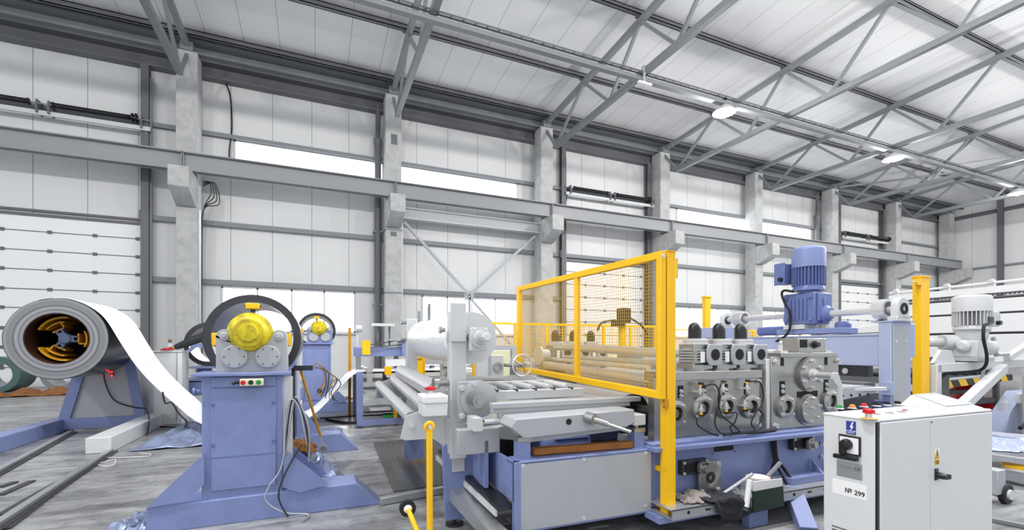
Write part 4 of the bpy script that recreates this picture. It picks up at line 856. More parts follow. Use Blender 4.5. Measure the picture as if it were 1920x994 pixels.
GU=gear_unit(3.215,3.38,1.335,'gear unit with black cap nearest the yellow guard, on the near row')
copy_tree(GU,(3.515,3.38,1.335),'middle gear unit with black cap on the near row')
copy_tree(GU,(3.80,3.38,1.335),'gear unit with black cap on the near row, beside the second roller stand')
for x,l in((2.90,'leftmost black-capped gear unit behind the yellow mesh'),(3.18,'middle black-capped gear unit behind the yellow mesh'),(3.46,'rightmost black-capped gear unit behind the yellow mesh')):
    copy_tree(GU,(x,5.62,1.335),l)
part('side_motor',G().lathe((2.72,5.5,1.45),(-1,-.1,0),[(0,.08),(.12,.08),(.12,.12),(.15,.12)],20),'greylt',t)
# sensors with cables
SP=[(3.09,3.20,1.17,[(3.10,3.16,1.20),(3.20,3.12,1.22),(3.24,3.1,1.1),(3.18,3.1,.9),(3.22,3.08,.80),(3.35,3.08,.765)]),
    (3.36,3.20,1.18,[(3.36,3.16,1.23),(3.27,3.12,1.22),(3.22,3.1,1.08),(3.26,3.1,.95),(3.40,3.1,.85),(3.48,3.1,.78)]),
    (3.66,3.20,1.18,[(3.66,3.16,1.23),(3.76,3.12,1.22),(3.77,3.1,1.05),(3.66,3.1,.93),(3.62,3.1,.85),(3.65,3.08,.80)]),
    (3.10,3.20,1.00,[(3.10,3.16,.93),(3.0,3.12,.93),(2.99,3.1,.87),(3.12,3.1,.80),(3.2,3.08,.77)]),
    (3.40,3.20,1.01,[(3.40,3.16,.95),(3.46,3.12,.95),(3.42,3.1,.88),(3.36,3.1,.83),(3.38,3.08,.78)]),
    (3.63,3.20,1.02,[(3.63,3.16,.97),(3.74,3.12,.97),(3.77,3.1,.90),(3.70,3.1,.83),(3.64,3.08,.80)])]
SL=['upper left','upper middle','upper right','lower left','lower middle','lower right']
for (x,y,z,c),l in zip(SP,SL):
    t2=thing('proximity_sensor','%s yellow-tipped sensor with black cable on the first roller stand'%l,'sensor','M',(x,y,z),'sensors on the roller stand')
    up=z>1.08; s_=1 if up else -1
    part('sensor_body',G().lathe((x,y-.02,z-.04*s_),(0,0,s_),[(0,.012),(.03,.012),(.03,.022),(.045,.022),(.045,.012),(.075,.012)],12).box(x-.035,x+.04,y-.03,y+.05,z-.02,z-.012),'steelp',t2)
    part('yellow_ring',G().cyl((x,y-.02,z+.035*s_),(x,y-.02,z+.05*s_),.015,n=12),'yellow',t2); part('plug',G().cyl((x,y-.02,z+.05*s_),(x,y-.02,z+.07*s_),.018,n=12).box(x-.01,x+.03,y-.035,y-.005,z+.05*s_,z+.065*s_),'black',t2)
    part('cable',G().tube(smooth(c),.007,6),'rubber',t2)
single('braided_cable_bundle','black braided cable bundle lying along the bed below the first roller stand','cable',G().tube(smooth([(3.3,3.12,.765),(3.6,3.10,.77),(3.9,3.13,.765),(4.0,3.15,.765)]),[.012]*6+[.018]*12+[.012],8),'rubber','M',(3.6,3.12,.75))
# second stand
yT=3.20
t=thing('roller_stand','second stainless roller stand with a crank arm and round covers','roller stand','M',(4.5,3.4,.745),'stainless roller stands')
part('near_plate',G().box(4.0,4.99,yT,yT+.07,.745,1.46),'steel',t,.004); part('side_face',G().box(3.95,4.0,yT+.01,yT+.30,.745,1.44),'steelp',t,.004); part('far_plate',G().box(3.95,4.99,5.6,5.67,.745,1.46),'steel',t)
part('top_bar',G().box(4.10,4.92,yT-.03,yT+.2,1.455,1.50),'steel',t,.004)
o=part('top_block',G().box(4.37,4.78,yT-.01,yT+.2,1.50,1.645),'steel',t,.004); part('recess',G().box(4.39,4.49,yT-.015,yT-.009,1.55,1.63),'dark',o); part('drive_knob',G().lathe((4.60,yT-.01,1.58),(0,-1,0),[(0,.04),(.01,.04),(.01,.025),(.05,.025),(.05,.012)],16),'steeld',o)
for x in (4.18,4.83): part('lubricator',G().box(x-.05,x+.05,yT,yT+.08,1.50,1.52).cyl((x,yT+.04,1.52),(x,yT+.04,1.58),.02,n=8).sphere((x,yT+.04,1.60),.018,10),'steelp',t)
o=part('upper_disc',G().lathe((4.52,yT,1.28),(0,-1,0),[(0,.175),(.02,.175),(.02,.165),(.04,.165)],40),'steel',t,label='large bolted round flange'); bolts(o,[(4.52+.135*math.cos(R(a)),yT-.04,1.28+.135*math.sin(R(a))) for a in range(30,390,60)],(0,-1,0),.016,.03)
part('crank_shaft',G().lathe((4.52,yT-.03,1.28),(-.1,-1,0),[(0,.06),(.03,.06),(.03,.045),(.06,.045),(.06,.028),(.26,.028)],20),'steelp',t)
part('crank_arm',G().prism([(4.44,1.31),(4.52,1.31),(4.575,1.2),(4.59,1.05),(4.60,.96),(4.54,.96),(4.53,1.05),(4.52,1.17),(4.44,1.25)],'y',2.90,2.925),'greylt',t,.003)
for x in(4.15,4.79): 
    part('slot',G().box(x-.035,x+.035,yT-.004,yT,1.07,1.22),'dark',t); bolts(t,[(x,yT-.004,1.17),(x,yT-.004,1.12)],(0,-1,0),.016,.015)
    part('notch',G().box(x-.02,x+.02,yT-.004,yT,1.37,1.45),'dark',t)
part('lower_window',G().box(4.36,4.66,yT-.004,yT,1.05,1.11),'dark',t); bore(t,4.175,.97,yT); bore(t,4.84,1.0,yT); bore(t,4.50,.925,yT,.145,cover=True)
bolts(t,[(4.05,yT,1.41),(4.96,yT,1.41),(4.05,yT,.79),(4.95,yT,.79),(4.90,yT,1.27)],(0,-1,0),.022,.035)
for x,z,r in((4.15,.97,.10),(4.5,.95,.13),(4.82,.98,.10),(4.4,1.30,.11),(4.2,1.48,.05)): part('roll',G().cyl((x,3.3,z),(x,5.6,z),r,n=32),'steelp',t)
# big knurled roll at the entry
t=thing('entry_roll','large bare steel roll with a dark end at the entry of the roll former','roll','M',(2.6,4.2,.98))
part('roll_body',G().cyl((2.60,3.52,.975),(2.55,5.55,1.02),.145,n=48),'steelp',t); part('dark_end',G().lathe((2.60,3.52,.975),(0,-1,0),[(0,.147),(.06,.147),(.07,.13)],48),'dark',t)
part('side_plate',G().box(2.60,2.72,3.2,3.28,.73,1.28),'steel',t); part('stub',G().cyl((2.60,3.5,.975),(2.66,3.28,.975),.06),'steeld',t)
part('support_arm',G().bar((2.38,3.4,.76),(2.7,3.3,.72),.08,.06),'greylt',t)
t=thing('under_motor','blue motor lying under the roller table inside the bed','motor','M',(2.1,4.0,.4))
part('motor_body',G().cyl((1.95,3.95,.60),(2.35,3.95,.60),.14,n=24),'bluedk',t); part('motor_cap',G().lathe((1.95,3.95,.6),(-1,0,0),[(0,.145),(.08,.145),(.12,.10)],24),'bluedk',t)
g=G()
for a in range(0,360,24): g.bar((1.97,3.95+.15*math.cos(R(a)),.6+.15*math.sin(R(a))),(2.33,3.95+.15*math.cos(R(a)),.6+.15*math.sin(R(a))),.01,.03,up=(0,math.cos(R(a)),math.sin(R(a))))
part('cooling_fins',g,'bluedk',t); part('motor_foot',G().box(2.0,2.3,3.85,4.05,.16,.46),'blue',t)
single('wooden_plank','worn brown wooden plank lying on top of the grey cover panel','plank',G().bar(px(1001,848,'M',Z=.738)+Vector((0,.03,0)),px(1188,834,'M',Z=.738)+Vector((0,.03,0)),.07,.055),'wood','M',(1.8,3.15,.71),bevel=.004)
# things on the shelf
crumpled('shop_rag','grey rag bunched on the shelf rail behind the yellow post','rag',[(2.70,2.92,.272),(3.02,2.92,.272),(3.02,3.10,.272),(2.72,3.10,.272)],.10,'clothg',26,18,41,'M',fr=5)
g=G()
def rag(i,j):
    x=2.86+.36*i+.04*mnoise.noise(Vector((i*4,j*4,1))); L=.42*j
    y=3.06-.22*min(1,L/.24)-.01; z=.30+.03*abs(mnoise.noise(Vector((i*6,j*6,2)))) if L<.24 else .30-(L-.24)*1.1*(.6+.8*i*(1-i)*1.6)
    return (x+.10*j*j,y-.03*mnoise.noise(Vector((i*7,j*5,4))),z)
g.crumple(rag,26,22); o=single('dark_cloth','dark blue-black cloth draped over the shelf rail','cloth',g,'cloth','M',(3.2,2.9,.27)); o.modifiers.new('t','SOLIDIFY').thickness=.006
t=thing('tape_roll','roll of pale tape standing on the shelf rail above the hanging bag','tape roll','M',(3.58,3.0,.28))
part('tape',G().ann((3.56,2.98,.30),(3.56,2.98,.40),.10,.06,36),'pinkt',t); part('paper_core',G().cyl((3.56,2.98,.395),(3.56,2.98,.402),.085,n=32),'paper',t); part('steel_clip',G().bar((3.66,2.96,.40),(3.78,2.93,.52),.03,.02),'steelp',t)
t=thing('document_bag','clear plastic bag with a dark green folder hanging from the shelf rail','bag','M',(3.6,2.83,.2))
c=[px(1392,899,'M',Y=2.82),px(1468,893,'M',Y=2.82),px(1473,948,'M',Y=2.82),px(1408,962,'M',Y=2.82),px(1391,955,'M',Y=2.82)]
part('clear_sleeve',G().prism([(p.x,p.z) for p in c],'y',2.832,2.836),'plastic',t)
c=[px(1412,903,'M',Y=2.825),px(1465,897,'M',Y=2.825),px(1466,912,'M',Y=2.825),px(1411,921,'M',Y=2.825)]; part('white_paper',G().prism([(p.x,p.z) for p in c],'y',2.815,2.825),'paper',t)
c=[px(1411,921,'M',Y=2.825),px(1466,911,'M',Y=2.825),px(1468,948,'M',Y=2.825),px(1411,961,'M',Y=2.825)]; part('green_folder',G().prism([(p.x,p.z) for p in c],'y',2.812,2.828),'dgreen',t)
part('rolled_paper',G().cyl(px(1406,900,'M',Y=2.82),px(1399,950,'M',Y=2.82),.022,n=14),'paper',t)
# ================================================================ YELLOW GUARD
t=thing('mesh_guard','tall yellow steel mesh guard panel hung on a yellow post across the machine','guard','M',(2.55,3.0,.19))
nA,nB=Vector((2.505,3.0,2.33)),Vector((2.505,3.0,1.134)); fA,fB=Vector((2.36,5.62,2.36)),Vector((2.36,5.62,1.245))
def Pn(a,b): # a along (0 near..1 far) b up
    lo=nB.lerp(fB,a); hi=nA.lerp(fA,a); return lo.lerp(hi,b)
part('mesh_frame',G().bar(Pn(0,1)+Vector((0,0,-.03)),Pn(1,1)+Vector((0,0,-.03)),.05,.06).bar(Pn(0,0)+Vector((0,0,.03)),Pn(1,0)+Vector((0,0,.03)),.05,.06).bar(Pn(0,0),Pn(0,1),.05,.06,up=(0,1,0)).bar(Pn(1,0),Pn(1,1),.05,.09,up=(0,1,0)),'yellow',t,.003)
part('middle_upright',G().bar(Pn(.47,0),Pn(.47,1),.04,.07,up=(0,1,0)),'yellow',t,.003)
g=G(); nv,nh=92,38
for i in range(1,nv): a=i/nv; g.bar(Pn(a,.04),Pn(a,.96),.0025,.0025,up=(0,1,0))
for j in range(1,nh): b=.03+.94*j/nh; g.bar(Pn(.01,b)+Vector((.004,0,0)),Pn(.99,b)+Vector((.004,0,0)),.0025,.0025)
part('wire_mesh',g,'wire',t,flat=True)
part('carrier_post',G().box(2.545,2.63,2.97,3.06,.19,2.33),'yellow',t,.004); part('post_lid',G().box(2.54,2.635,2.965,3.065,2.33,2.337).box(2.63,2.66,2.98,3.03,2.12,2.28),'yellow',t)
part('latch',G().box(2.52,2.55,2.96,3.0,1.06,1.134).cyl((2.50,2.98,1.09),(2.56,2.98,1.09),.012,n=8),'yeldk',t)
part('wall_bracket',G().box(2.56,2.62,3.05,3.16,.52,.56).box(2.56,2.62,3.05,3.16,.22,.27),'yellow',t); part('post_foot',G().box(2.60,2.74,2.98,3.05,.19,.20).box(2.66,2.69,2.99,3.03,.2,.24),'yellow',t)
bolts(t,[(2.505,2.97,2.29)],(0,-1,0),.014,.006,'steelp')
# yellow fence behind the machine with posts
def fence(name,label,p0,p1,h,nposts,mesh=True,frame='M',z0=0,pm='yellow'):
    p0,p1=Vector(p0),Vector(p1); t=thing(name,label,'fence',frame,tuple(p0),'yellow safety fences')
    for i in range(nposts):
        p=p0.lerp(p1,i/(nposts-1)); part('post',G().bar(p,p+Vector((0,0,h)),.06,.06,up=(0,1,0)),pm,t)
    part('top_rail',G().bar(p0+Vector((0,0,h)),p1+Vector((0,0,h)),.05,.05),pm,t); part('bottom_rail',G().bar(p0+Vector((0,0,.15)),p1+Vector((0,0,.15)),.05,.05),pm,t)
    if mesh:
        g=G(); L=(p1-p0).length; n=int(L/.07)
        for i in range(1,n): p=p0.lerp(p1,i/n); g.bar(p+Vector((0,0,.15)),p+Vector((0,0,h)),.008,.008,up=(0,1,0))
        for j in range(1,int((h-.15)/.07)): g.bar(p0+Vector((0,0,.15+.07*j)),p1+Vector((0,0,.15+.07*j)),.008,.008)
        part('wire_mesh',g,pm,t,flat=True)
    return t
a=px(905,606,'M',Y=9.3); b=px(1262,613,'M',Y=9.3)
fence('safety_fence','yellow fence seen through the mesh guard behind the roll former',(a.x,9.3,0),(7.6,9.3,0),a.z,7)
fence('safety_fence','yellow fence with dense mesh below the film roll',(1.54,9.1,0),(1.46,7.6,0),1.62,2,True,pm='yellow')
a=px(1262,618,'M',Y=12); b=px(1500,620,'M',Y=12)
fence('safety_fence','yellow fence before the far windows, right of the mesh guard',(a.x,12,0),(b.x,12,0),a.z,6,True)
for (u,v,Y,w_,l) in((898,612,7.2,.16,'yellow post behind the film roll beside the pale panel'),(785,672,7.4,.12,'yellow post between the film stand posts'),(1328,558,9.0,.17,'tall yellow post standing right of the mesh guard')):
    p=px(u,v,'M',Y=Y); t=thing('guard_post',l,'post','M',(p.x,Y,0),'separate yellow posts'); part('post_tube',G().box(p.x-w_/2,p.x+w_/2,Y,Y+.12,0,p.z),'yellow',t,.004); part('post_cap',G().box(p.x-w_/2-.02,p.x+w_/2+.02,Y-.02,Y+.14,p.z,p.z+.04),'yellow',t)
p=px(908,664,'M',Y=6.9); single('upright_divider','pale grey upright panel behind the film stand','panel',G().box(p.x-.12,p.x+.15,6.9,7.0,0,p.z),'greylt','M',(p.x,6.9,0),bevel=.003)
p=px(935,657,'M',Y=7.2); single('cream_cabinet','cream coloured upright cabinet behind the roller table','cabinet',G().box(p.x-.20,p.x+.20,7.2,7.6,0,p.z),'cream','M',(p.x,7.2,0),bevel=.004)
# second roll forming line behind, seen through the entry stand and the mesh
t=thing('rear_roll_former','second roll former line standing behind, with a row of rolls','roll forming machine','M',(3,8,0))
part('bed',G().box(1.6,9.0,7.8,8.0,.3,.8).box(1.6,9,9.0,8.85,.3,.8).box(1.6,9.0,7.8,8.9,.8,.86),'grey',t); part('back_cover',G().box(1.4,3.6,8.3,8.4,1.25,1.60),'grey',t,.004)
for k in range(8):
    x=1.8+.58*k; o=part('roll_stand',G().box(x,x+.32,7.75,7.85,.86,1.28).box(x+.03,x+.29,7.72,7.76,1.22,1.34),'grey',t,.004); part('bearing',G().ann((x+.16,7.72,1.1),(x+.16,7.75,1.1),.08,.03,20),'steel',o)
    part('roll',G().cyl((x+.36,7.85,1.2),(x+.36,8.75,1.22),.12,n=24),'steelp',t); part('screw',G().cyl((x+.16,7.8,1.34),(x+.16,7.8,1.52),.015,n=6),'steel',t)
t=thing('cable_gantry','black motor block with cables on a yellow frame seen through the mesh','motor','M',(4.6,7.0,1.0))
p=px(1170,600,'M',Y=7.0); q=px(1170,560+42,'M',Y=7)
part('motor_block',G().box(p.x-.02,p.x+.16,7.0,7.2,p.z-.05,p.z+.22).box(p.x-.18,p.x+.02,7.0,7.15,p.z-.12,p.z+.0),'steeld',t,.004); part('stand_post',G().box(p.x-.02,p.x+.08,7.05,7.15,0,p.z),'yellow',t)
part('cable',G().tube(smooth([(p.x-.15,7.05,p.z),(p.x-.4,7.1,p.z-.05),(p.x-.5,7.1,p.z-.2)]),.02,6).tube(smooth([(p.x+.15,7.05,p.z+.05),(p.x+.45,7.1,p.z-.08),(p.x+.6,7.1,p.z-.25)]),.02,6),'black',t)
# foot stool trolley: yellow handle with ring and small wheel (front left of the panel)
t=thing('coil_hook_handle','upright yellow tube with a ring end standing on the floor in front','handle','M',(.66,3.1,0))
p=px(805,800,'M',Y=3.25); b=Vector((p.x+.005,3.25,0)); part('tube',G().cyl(b,p-Vector((0,0,.03)),.022,n=14),'yellow',t)
part('ring_eye',G().tube([(p.x+.028*math.cos(a*pi/10),3.25,p.z+.028*math.sin(a*pi/10)) for a in range(20)],.013,8,True),'yellow',t); part('eye_bolt',G().cyl((p.x,3.21,p.z),(p.x,3.29,p.z),.016,n=12),'steelp',t)
part('foot',G().box(p.x-.06,p.x+.12,3.15,3.35,0,.012),'wood',t)
t=thing('trolley_wheel','small black wheel on a slanting yellow tube at the bottom edge','wheel','M',(.58,3.4,0))
p=px(764,953,'M',Y=3.4); part('tyre',G().ann(p+Vector((0,-.02,0)),p+Vector((0,.02,0)),.058,.03,32),'rubber',t); part('wheel_hub',G().lathe(p+Vector((0,.02,0)),(0,-1,0),[(0,.03),(.045,.03),(.06,.015)],24),'white',t)
q=Vector((p.x+.12,3.05,.05)); part('axle_tube',G().cyl(p+Vector((0,-.03,0)),q,.018,n=12),'yellow',t)
# ================================================================ SHEAR with crank drive (frame M)
def motor(t,x,y,z0,r,h,m,box_side=-1,mb=None,core='structdk',box=True):
    """vertical flange motor: base flange, finned body, smooth fan cowl, terminal box"""
    mb=mb or m
    part('motor_flange',G().lathe((x,y,z0),(0,0,1),[(0,r*.62),(h*.05,r*.62),(h*.05,r*.95),(h*.10,r*.95),(h*.16,r*.85)],36),mb,t)
    part('motor_body',G().cyl((x,y,z0+h*.14),(x,y,z0+h*.55),r*.84,n=36),core,t)  # darker core colour puts the shade between the fins into the paint
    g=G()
    for a in range(0,360,12):
        d=Vector((math.cos(R(a)),math.sin(R(a)),0)); g.bar(Vector((x,y,z0+h*.16))+d*r*.9,Vector((x,y,z0+h*.56))+d*r*.9,r*.05,r*.18,up=d)
    part('cooling_fins',g,mb,t)
    part('fan_cowl',G().lathe((x,y,z0+h*.55),(0,0,1),[(0,r),(h*.36,r*1.0),(h*.40,r*.97),(h*.43,r*.88),(h*.45,r*.70),(h*.452,r*.01)],48),m,t)
    bx_=x+box_side*r*1.25
    if not box: return
    o=part('terminal_box',G().box(bx_-r*.45,bx_+r*.35,y-r*.75,y+r*.1,z0+h*.14,z0+h*.55),m,t,.006)
    part('box_lid',G().box(bx_+box_side*r*.33,bx_+box_side*r*.42,y-r*.78,y+r*.03,z0+h*.17,z0+h*.51),mb,o,.004)
    part('cable_gland',G().cyl((bx_,y-r*.75,z0+h*.24),(bx_,y-r*.98,z0+h*.24),r*.14,n=12),'black',o)
    return (bx_,y-r*.98,z0+h*.24)
t=thing('shear','tall blue shear frame with crank shaft and a blue gearmotor on top','shear','M',(6.0,3.3,0))
part('cross_beam',G().box(5.90,6.12,3.33,5.80,1.335,1.69),'bluelt',t,.006,label='wide pale blue cross beam'); part('beam_shelf',G().box(5.89,6.3,3.33,5.85,1.69,1.71),'bluelt',t)
part('near_column',G().box(5.88,6.25,3.20,3.33,.05,1.84),'bluelt',t,.006); part('column_cover',G().box(5.905,6.18,3.19,3.20,.55,1.80),'grey',t,.003,label='grey cover on the near column')
bolts(t,[(x,3.19,z) for x in(5.95,6.13) for z in(1.62,.80)],(0,-1,0),.014,.008,'steelp')
part('side_bracket',G().box(6.25,6.38,3.22,3.4,1.44,1.83),'bluelt',t,.006); part('far_column',G().box(5.86,6.3,5.6,5.9,.05,1.86),'bluelt',t,.006)
part('column_top_plate',G().box(5.87,6.3,3.18,3.4,1.84,1.855),'bluelt',t)
part('blade_holder',G().box(5.98,6.08,3.5,5.85,1.20,1.335),'steeld',t); part('lower_blade',G().box(5.92,6.12,3.5,5.85,1.06,1.13),'struct',t); bolts(t,[(5.97,3.75+.38*k,1.26) for k in range(6)],(-1,0,0),.028,.012,'steelp',12)
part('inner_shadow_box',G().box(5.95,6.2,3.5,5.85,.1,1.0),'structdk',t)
part('foot',G().box(5.6,6.35,3.1,3.6,0,.05).box(5.6,6.35,5.8,6.2,0,.05),'bluelt',t)
part('pivot_lug',G().box(5.82,5.88,3.16,3.28,1.02,1.16).cyl((5.81,3.22,1.09),(5.83,3.22,1.09),.035),'bluelt',t)
part('front_box',G().box(5.75,5.88,3.2,3.32,.78,.95),'bluedk',t)
g=G().cyl((6.02,3.2,1.985),(6.02,5.6,2.0),.040,n=24).cyl((6.02,3.9,1.985),(6.02,4.0,1.985),.046,n=24); part('crank_shaft',g,'steelp',t)
for y,y2 in((3.30,3.43),(5.27,5.42)): part('eccentric',G().ann((6.02,y,2.0),(6.02,y2,2.0),.115,.085,36).cyl((6.02,y+.08,2.0),(6.02,y2,2.0),.09),'steelp',t)
for y in(3.17,5.62): 
    o=part('pillow_block',G().box(5.90,6.14,y-.02,y+.08,1.85,1.90).prism([(5.92,1.88),(6.12,1.88),(6.12,2.04)]+arc((6.02,2.02),.10,20,160,8)+[(5.92,2.04)],'y',y-.02,y+.06),'greylt',t,.004); part('bearing_ring',G().ann((6.02,y-.03,1.99),(6.02,y-.015,1.99),.065,.03,24),'dark',o)
part('rear_arm',G().box(5.75,6.2,5.5,5.95,1.70,1.88),'bluelt',t,.01)
# gearmotor
t=thing('gearmotor','upright blue gearmotor mounted on the crank shaft of the shear','gearmotor','M',(6.0,4.25,1.73))
part('mounting_base',G().box(5.88,6.22,3.75,4.62,1.73,1.80),'blue',t,.004); part('base_block',G().box(5.86,6.1,4.2,4.5,1.80,1.86),'greylt',t)
part('gear_case',G().box(5.86,6.16,4.06,4.50,1.86,2.28),'bluedk',t,.012)
g=G()
for k in range(5): g.box(5.84,5.86,4.16+.055*k,4.185+.055*k,1.92,2.20)
for z in(1.9,2.2): g.box(5.835,5.86,4.08,4.14,z,z+.05).box(5.835,5.86,4.43,4.49,z,z+.05)
part('case_ribs',g,'bluedk',t,.003)
part('case_side',G().box(5.90,6.14,4.02,4.06,1.90,2.26).box(5.97,6.0,4.0,4.04,1.88,2.2),'bluedk',t,.006); part('output_flange',G().lathe((6.02,4.03,1.99),(0,-1,0),[(0,.11),(.03,.11),(.05,.08),(.08,.075),(.08,.05)],32),'bluedk',t)
bolts(t,[(5.86,4.47,2.22),(5.86,4.11,2.22),(5.86,4.47,1.93),(5.86,4.11,1.93)],(-1,0,0),.018,.01,'steeld')
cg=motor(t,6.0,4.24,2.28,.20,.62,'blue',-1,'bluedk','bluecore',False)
# terminal box faces the photographer on the left: cable falls to the beam
a=px(1487,547,'M',X=5.8); b=px(1470,545,'M',X=5.8); c=px(1466,553,'M',X=5.8); d=px(1473,572,'M',X=5.8); e=px(1480,585,'M',X=5.8); f=px(1481,615,'M',X=5.8); h=px(1470,632,'M',X=5.8); i=px(1449,643,'M',X=5.97)
o=part('terminal_box',G().box(5.78,5.98,4.42,4.56,2.42,2.70),'bluedk',t,.008); part('box_cover',G().box(5.765,5.78,4.41,4.57,2.41,2.71),'bluedk',o,.004); part('cable_entry',G().cyl((5.765,4.46,2.48),(5.73,4.46,2.48),.03,n=12),'black',o); part('motor_cable',G().tube(smooth([a,b,c,d,e,f,h,i]),.016,8),'rubber',t)
single('round_cap','small blue round cap behind the gearmotor on the shear beam','cap',G().lathe((6.1,3.86,1.73),(0,0,1),[(0,.09),(.12,.09),(.15,.07),(.16,.01)],24),'bluedk','M',(6.1,3.86,1.73))
single('grey_cylinder','dark grey blue cylinder lying on the far half of the shear beam','cylinder',G().cyl((6.2,4.75,1.80),(6.2,5.15,1.80),.07,n=24),'bluedk','M',(6.2,4.9,1.73))
# exit table strip between stand and shear
t=thing('exit_table','grey exit table rail between the second roller stand and the shear','table','M',(5.3,3.4,.8))
part('table_top',G().prism([(5.0,3.25),(5.66,3.12),(5.66,5.6),(5.0,5.6)],'z',1.08,1.12),'greylt',t,.004); part('table_side',G().prism([(5.0,.99),(5.62,1.05),(5.66,1.12),(5.0,1.12)],'y',3.2,3.25),'grey',t,.003); part('table_leg',G().box(5.1,5.2,3.5,3.6,.745,1.08).box(5.1,5.2,5.3,5.4,.745,1.08),'structdk',t)
bolts(t,[(5.05+.14*k,3.2,1.04) for k in range(4)],(0,-1,0),.012,.01,'steeld')
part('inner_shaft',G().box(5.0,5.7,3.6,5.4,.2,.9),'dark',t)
# ================================================================ right hand: yellow tail post, grey gearmotor frame
p=px(1736,520,'M',Y=4.0); t=thing('guard_post','tall yellow post with a small bracket, right of the shear','post','M',(p.x,4.0,0),'separate yellow posts')
part('post_tube',G().box(p.x-.10,p.x+.10,4.0,4.12,0,p.z),'yellow',t,.005); part('post_cap',G().box(p.x-.11,p.x+.11,3.99,4.13,p.z,p.z+.02),'yellow',t); part('side_bracket',G().box(p.x-.19,p.x-.10,4.0,4.06,p.z-.12,p.z-.03),'yellow',t); part('latch_pin',G().cyl((p.x-.3,4.02,p.z-.08),(p.x-.19,4.02,p.z-.08),.01,n=6),'steelp',t)
t=thing('sheet_stacker','light grey tubular frame of the stacker with slanted arms','frame','M',(9.5,4.0,0))
Y=4.0
def q(u,v,Y=4.0): return px(u,v,'M',Y=Y)
part('top_beam',G().bar(q(1750,690),q(1935,680),.12,.13),'greylt',t,.006); part('leg',G().bar(q(1752,684),Vector((q(1752,684).x,4.0,0)),.13,.12,up=(0,1,0)),'greylt',t,.006)
part('gusset',G().prism([(a.x,a.z) for a in (q(1747,681),q(1763,657),(q(1781,657)),q(1789,680))],'y',3.98,4.03),'greylt',t)
part('slant_arm',G().bar(q(1880,690,3.92),Vector((q(1800,765,3.6).x,3.6,q(1800,765,3.6).z)),.12,.13),'greylt',t,.006)
part('slant_arm',G().bar(q(1888,672,3.9),q(1935,642,3.9),.09,.09),'greylt',t,.006); part('far_leg',G().box(q(1935,680).x,q(1935,680).x+.12,4,4.12,0,1.3),'greylt',t)
part('slant_leg',G().bar(Vector((q(1800,765,3.6).x,3.6,q(1800,765,3.6).z)),Vector((q(1740,830,3.3).x-.3,3.45,.0)),.12,.13),'greylt',t)
part('lever',G().bar(q(1862,632,3.9),q(1868,668,3.9),.05,.04).cyl(q(1870,665,3.85),q(1890,664,3.8),.03,n=12),'grey',t)
part('side_roller',G().lathe(q(1752,642,4.3),(1,-.6,0),[(-.1,.07),(.1,.07),(.1,.12),(.3,.12),(.3,.06)],28),'greylt',t)
part('side_plate',G().box(q(1740,660,4.3).x,q(1780,650,4.3).x,4.3,4.36,.2,1.40),'structdk',t); part('blue_side',G().box(q(1738,705,4.2).x-.1,q(1752,705,4.2).x,4.15,4.2,.3,1.1),'blue',t)
part('white_lever',G().prism([(a.x,a.z) for a in(q(1845,693,3.95),q(1838,715,3.95),q(1822,728,3.95),q(1824,738,3.95),q(1838,725,3.95))],'y',3.93,3.97),'white',t)
t=thing('gearmotor','upright light grey gearmotor on the grey stacker frame','gearmotor','M',(q(1822,665).x,4.0,1.38))
mx_=q(1822,665).x
part('gear_case',G().box(mx_-.20,mx_+.14,3.85,4.2,1.40,1.66),'greylt',t,.012); part('case_ear',G().lathe((mx_-.2,4.0,1.58),(-1,0,0),[(0,.09),(.06,.09),(.1,.05)],20),'greylt',t); part('case_ear',G().lathe((mx_+.14,3.98,1.55),(1,-.2,0),[(0,.10),(.1,.12),(.24,.12),(.3,.07)],24),'greylt',t)
part('case_base',G().box(mx_-.26,mx_+.22,3.82,4.2,1.34,1.40),'grey',t,.004); part('neck',G().lathe((mx_,4.0,1.66),(0,0,1),[(0,.17),(.05,.19),(.12,.19),(.16,.22)],32),'greylt',t)
g_=motor(t,mx_,4.0,1.80,.235,.57,'greylt',1); 
cpts=[q(1852,607,3.7),q(1845,612,3.7),q(1844,635,3.7),q(1850,665,3.75),q(1848,685,3.8),q(1835,695,3.9),q(1800,700,4.0),q(1770,703,4.05),q(1755,725,4.05)]
part('motor_cable',G().tube(smooth(cpts),.022,8),'rubber',t); part('fan_badge',G().box(mx_-.08,mx_+.05,3.76,3.78,1.92,2.02),'steeld',t)
a=Vector((9.6,4.55,.91)); b=Vector((12.7,4.81,.957))
t=thing('hazard_beam','black and yellow striped safety beam across the stacker','barrier','M',(11,4.7,.9))
part('striped_beam',G().bar(a,b,.06,.12),'hazard',t); part('top_edge',G().bar(a+Vector((0,.05,.07)),b+Vector((0,.05,.07)),.15,.02),'galv',t); part('support',G().bar(a+Vector((.3,.1,-.05)),Vector((9.9,4.65,0)),.08,.08).bar(b+Vector((-.3,.1,-.05)),Vector((12.4,4.9,0)),.08,.08),'struct',t)
t=thing('stacker_bed','dark roller bed of the stacker behind the striped beam','roller bed','M',(11,5.4,.5))
part('bed_frame',G().box(9.3,12.7,4.9,6.3,.9,1.02),'structdk',t); g=G()
for k in range(10): g.cyl((9.4+.33*k,4.9,1.06),(9.4+.33*k,6.3,1.06),.045,n=12)
part('rollers',g,'steeld',t); part('lower_rail',G().box(9.3,12.5,4.9,5.0,.45,.55).box(9.3,12.5,5.3,5.5,.6,.68).cyl((9.2,4.8,.62),(10.3,4.8,.58),.07,n=14),'struct',t); part('bed_leg',G().box(9.4,9.5,5.9,6.0,0,.9).box(12.6,12.7,5.9,6.0,0,.9).box(9.4,9.5,5.0,5.1,0,.9),'struct',t)
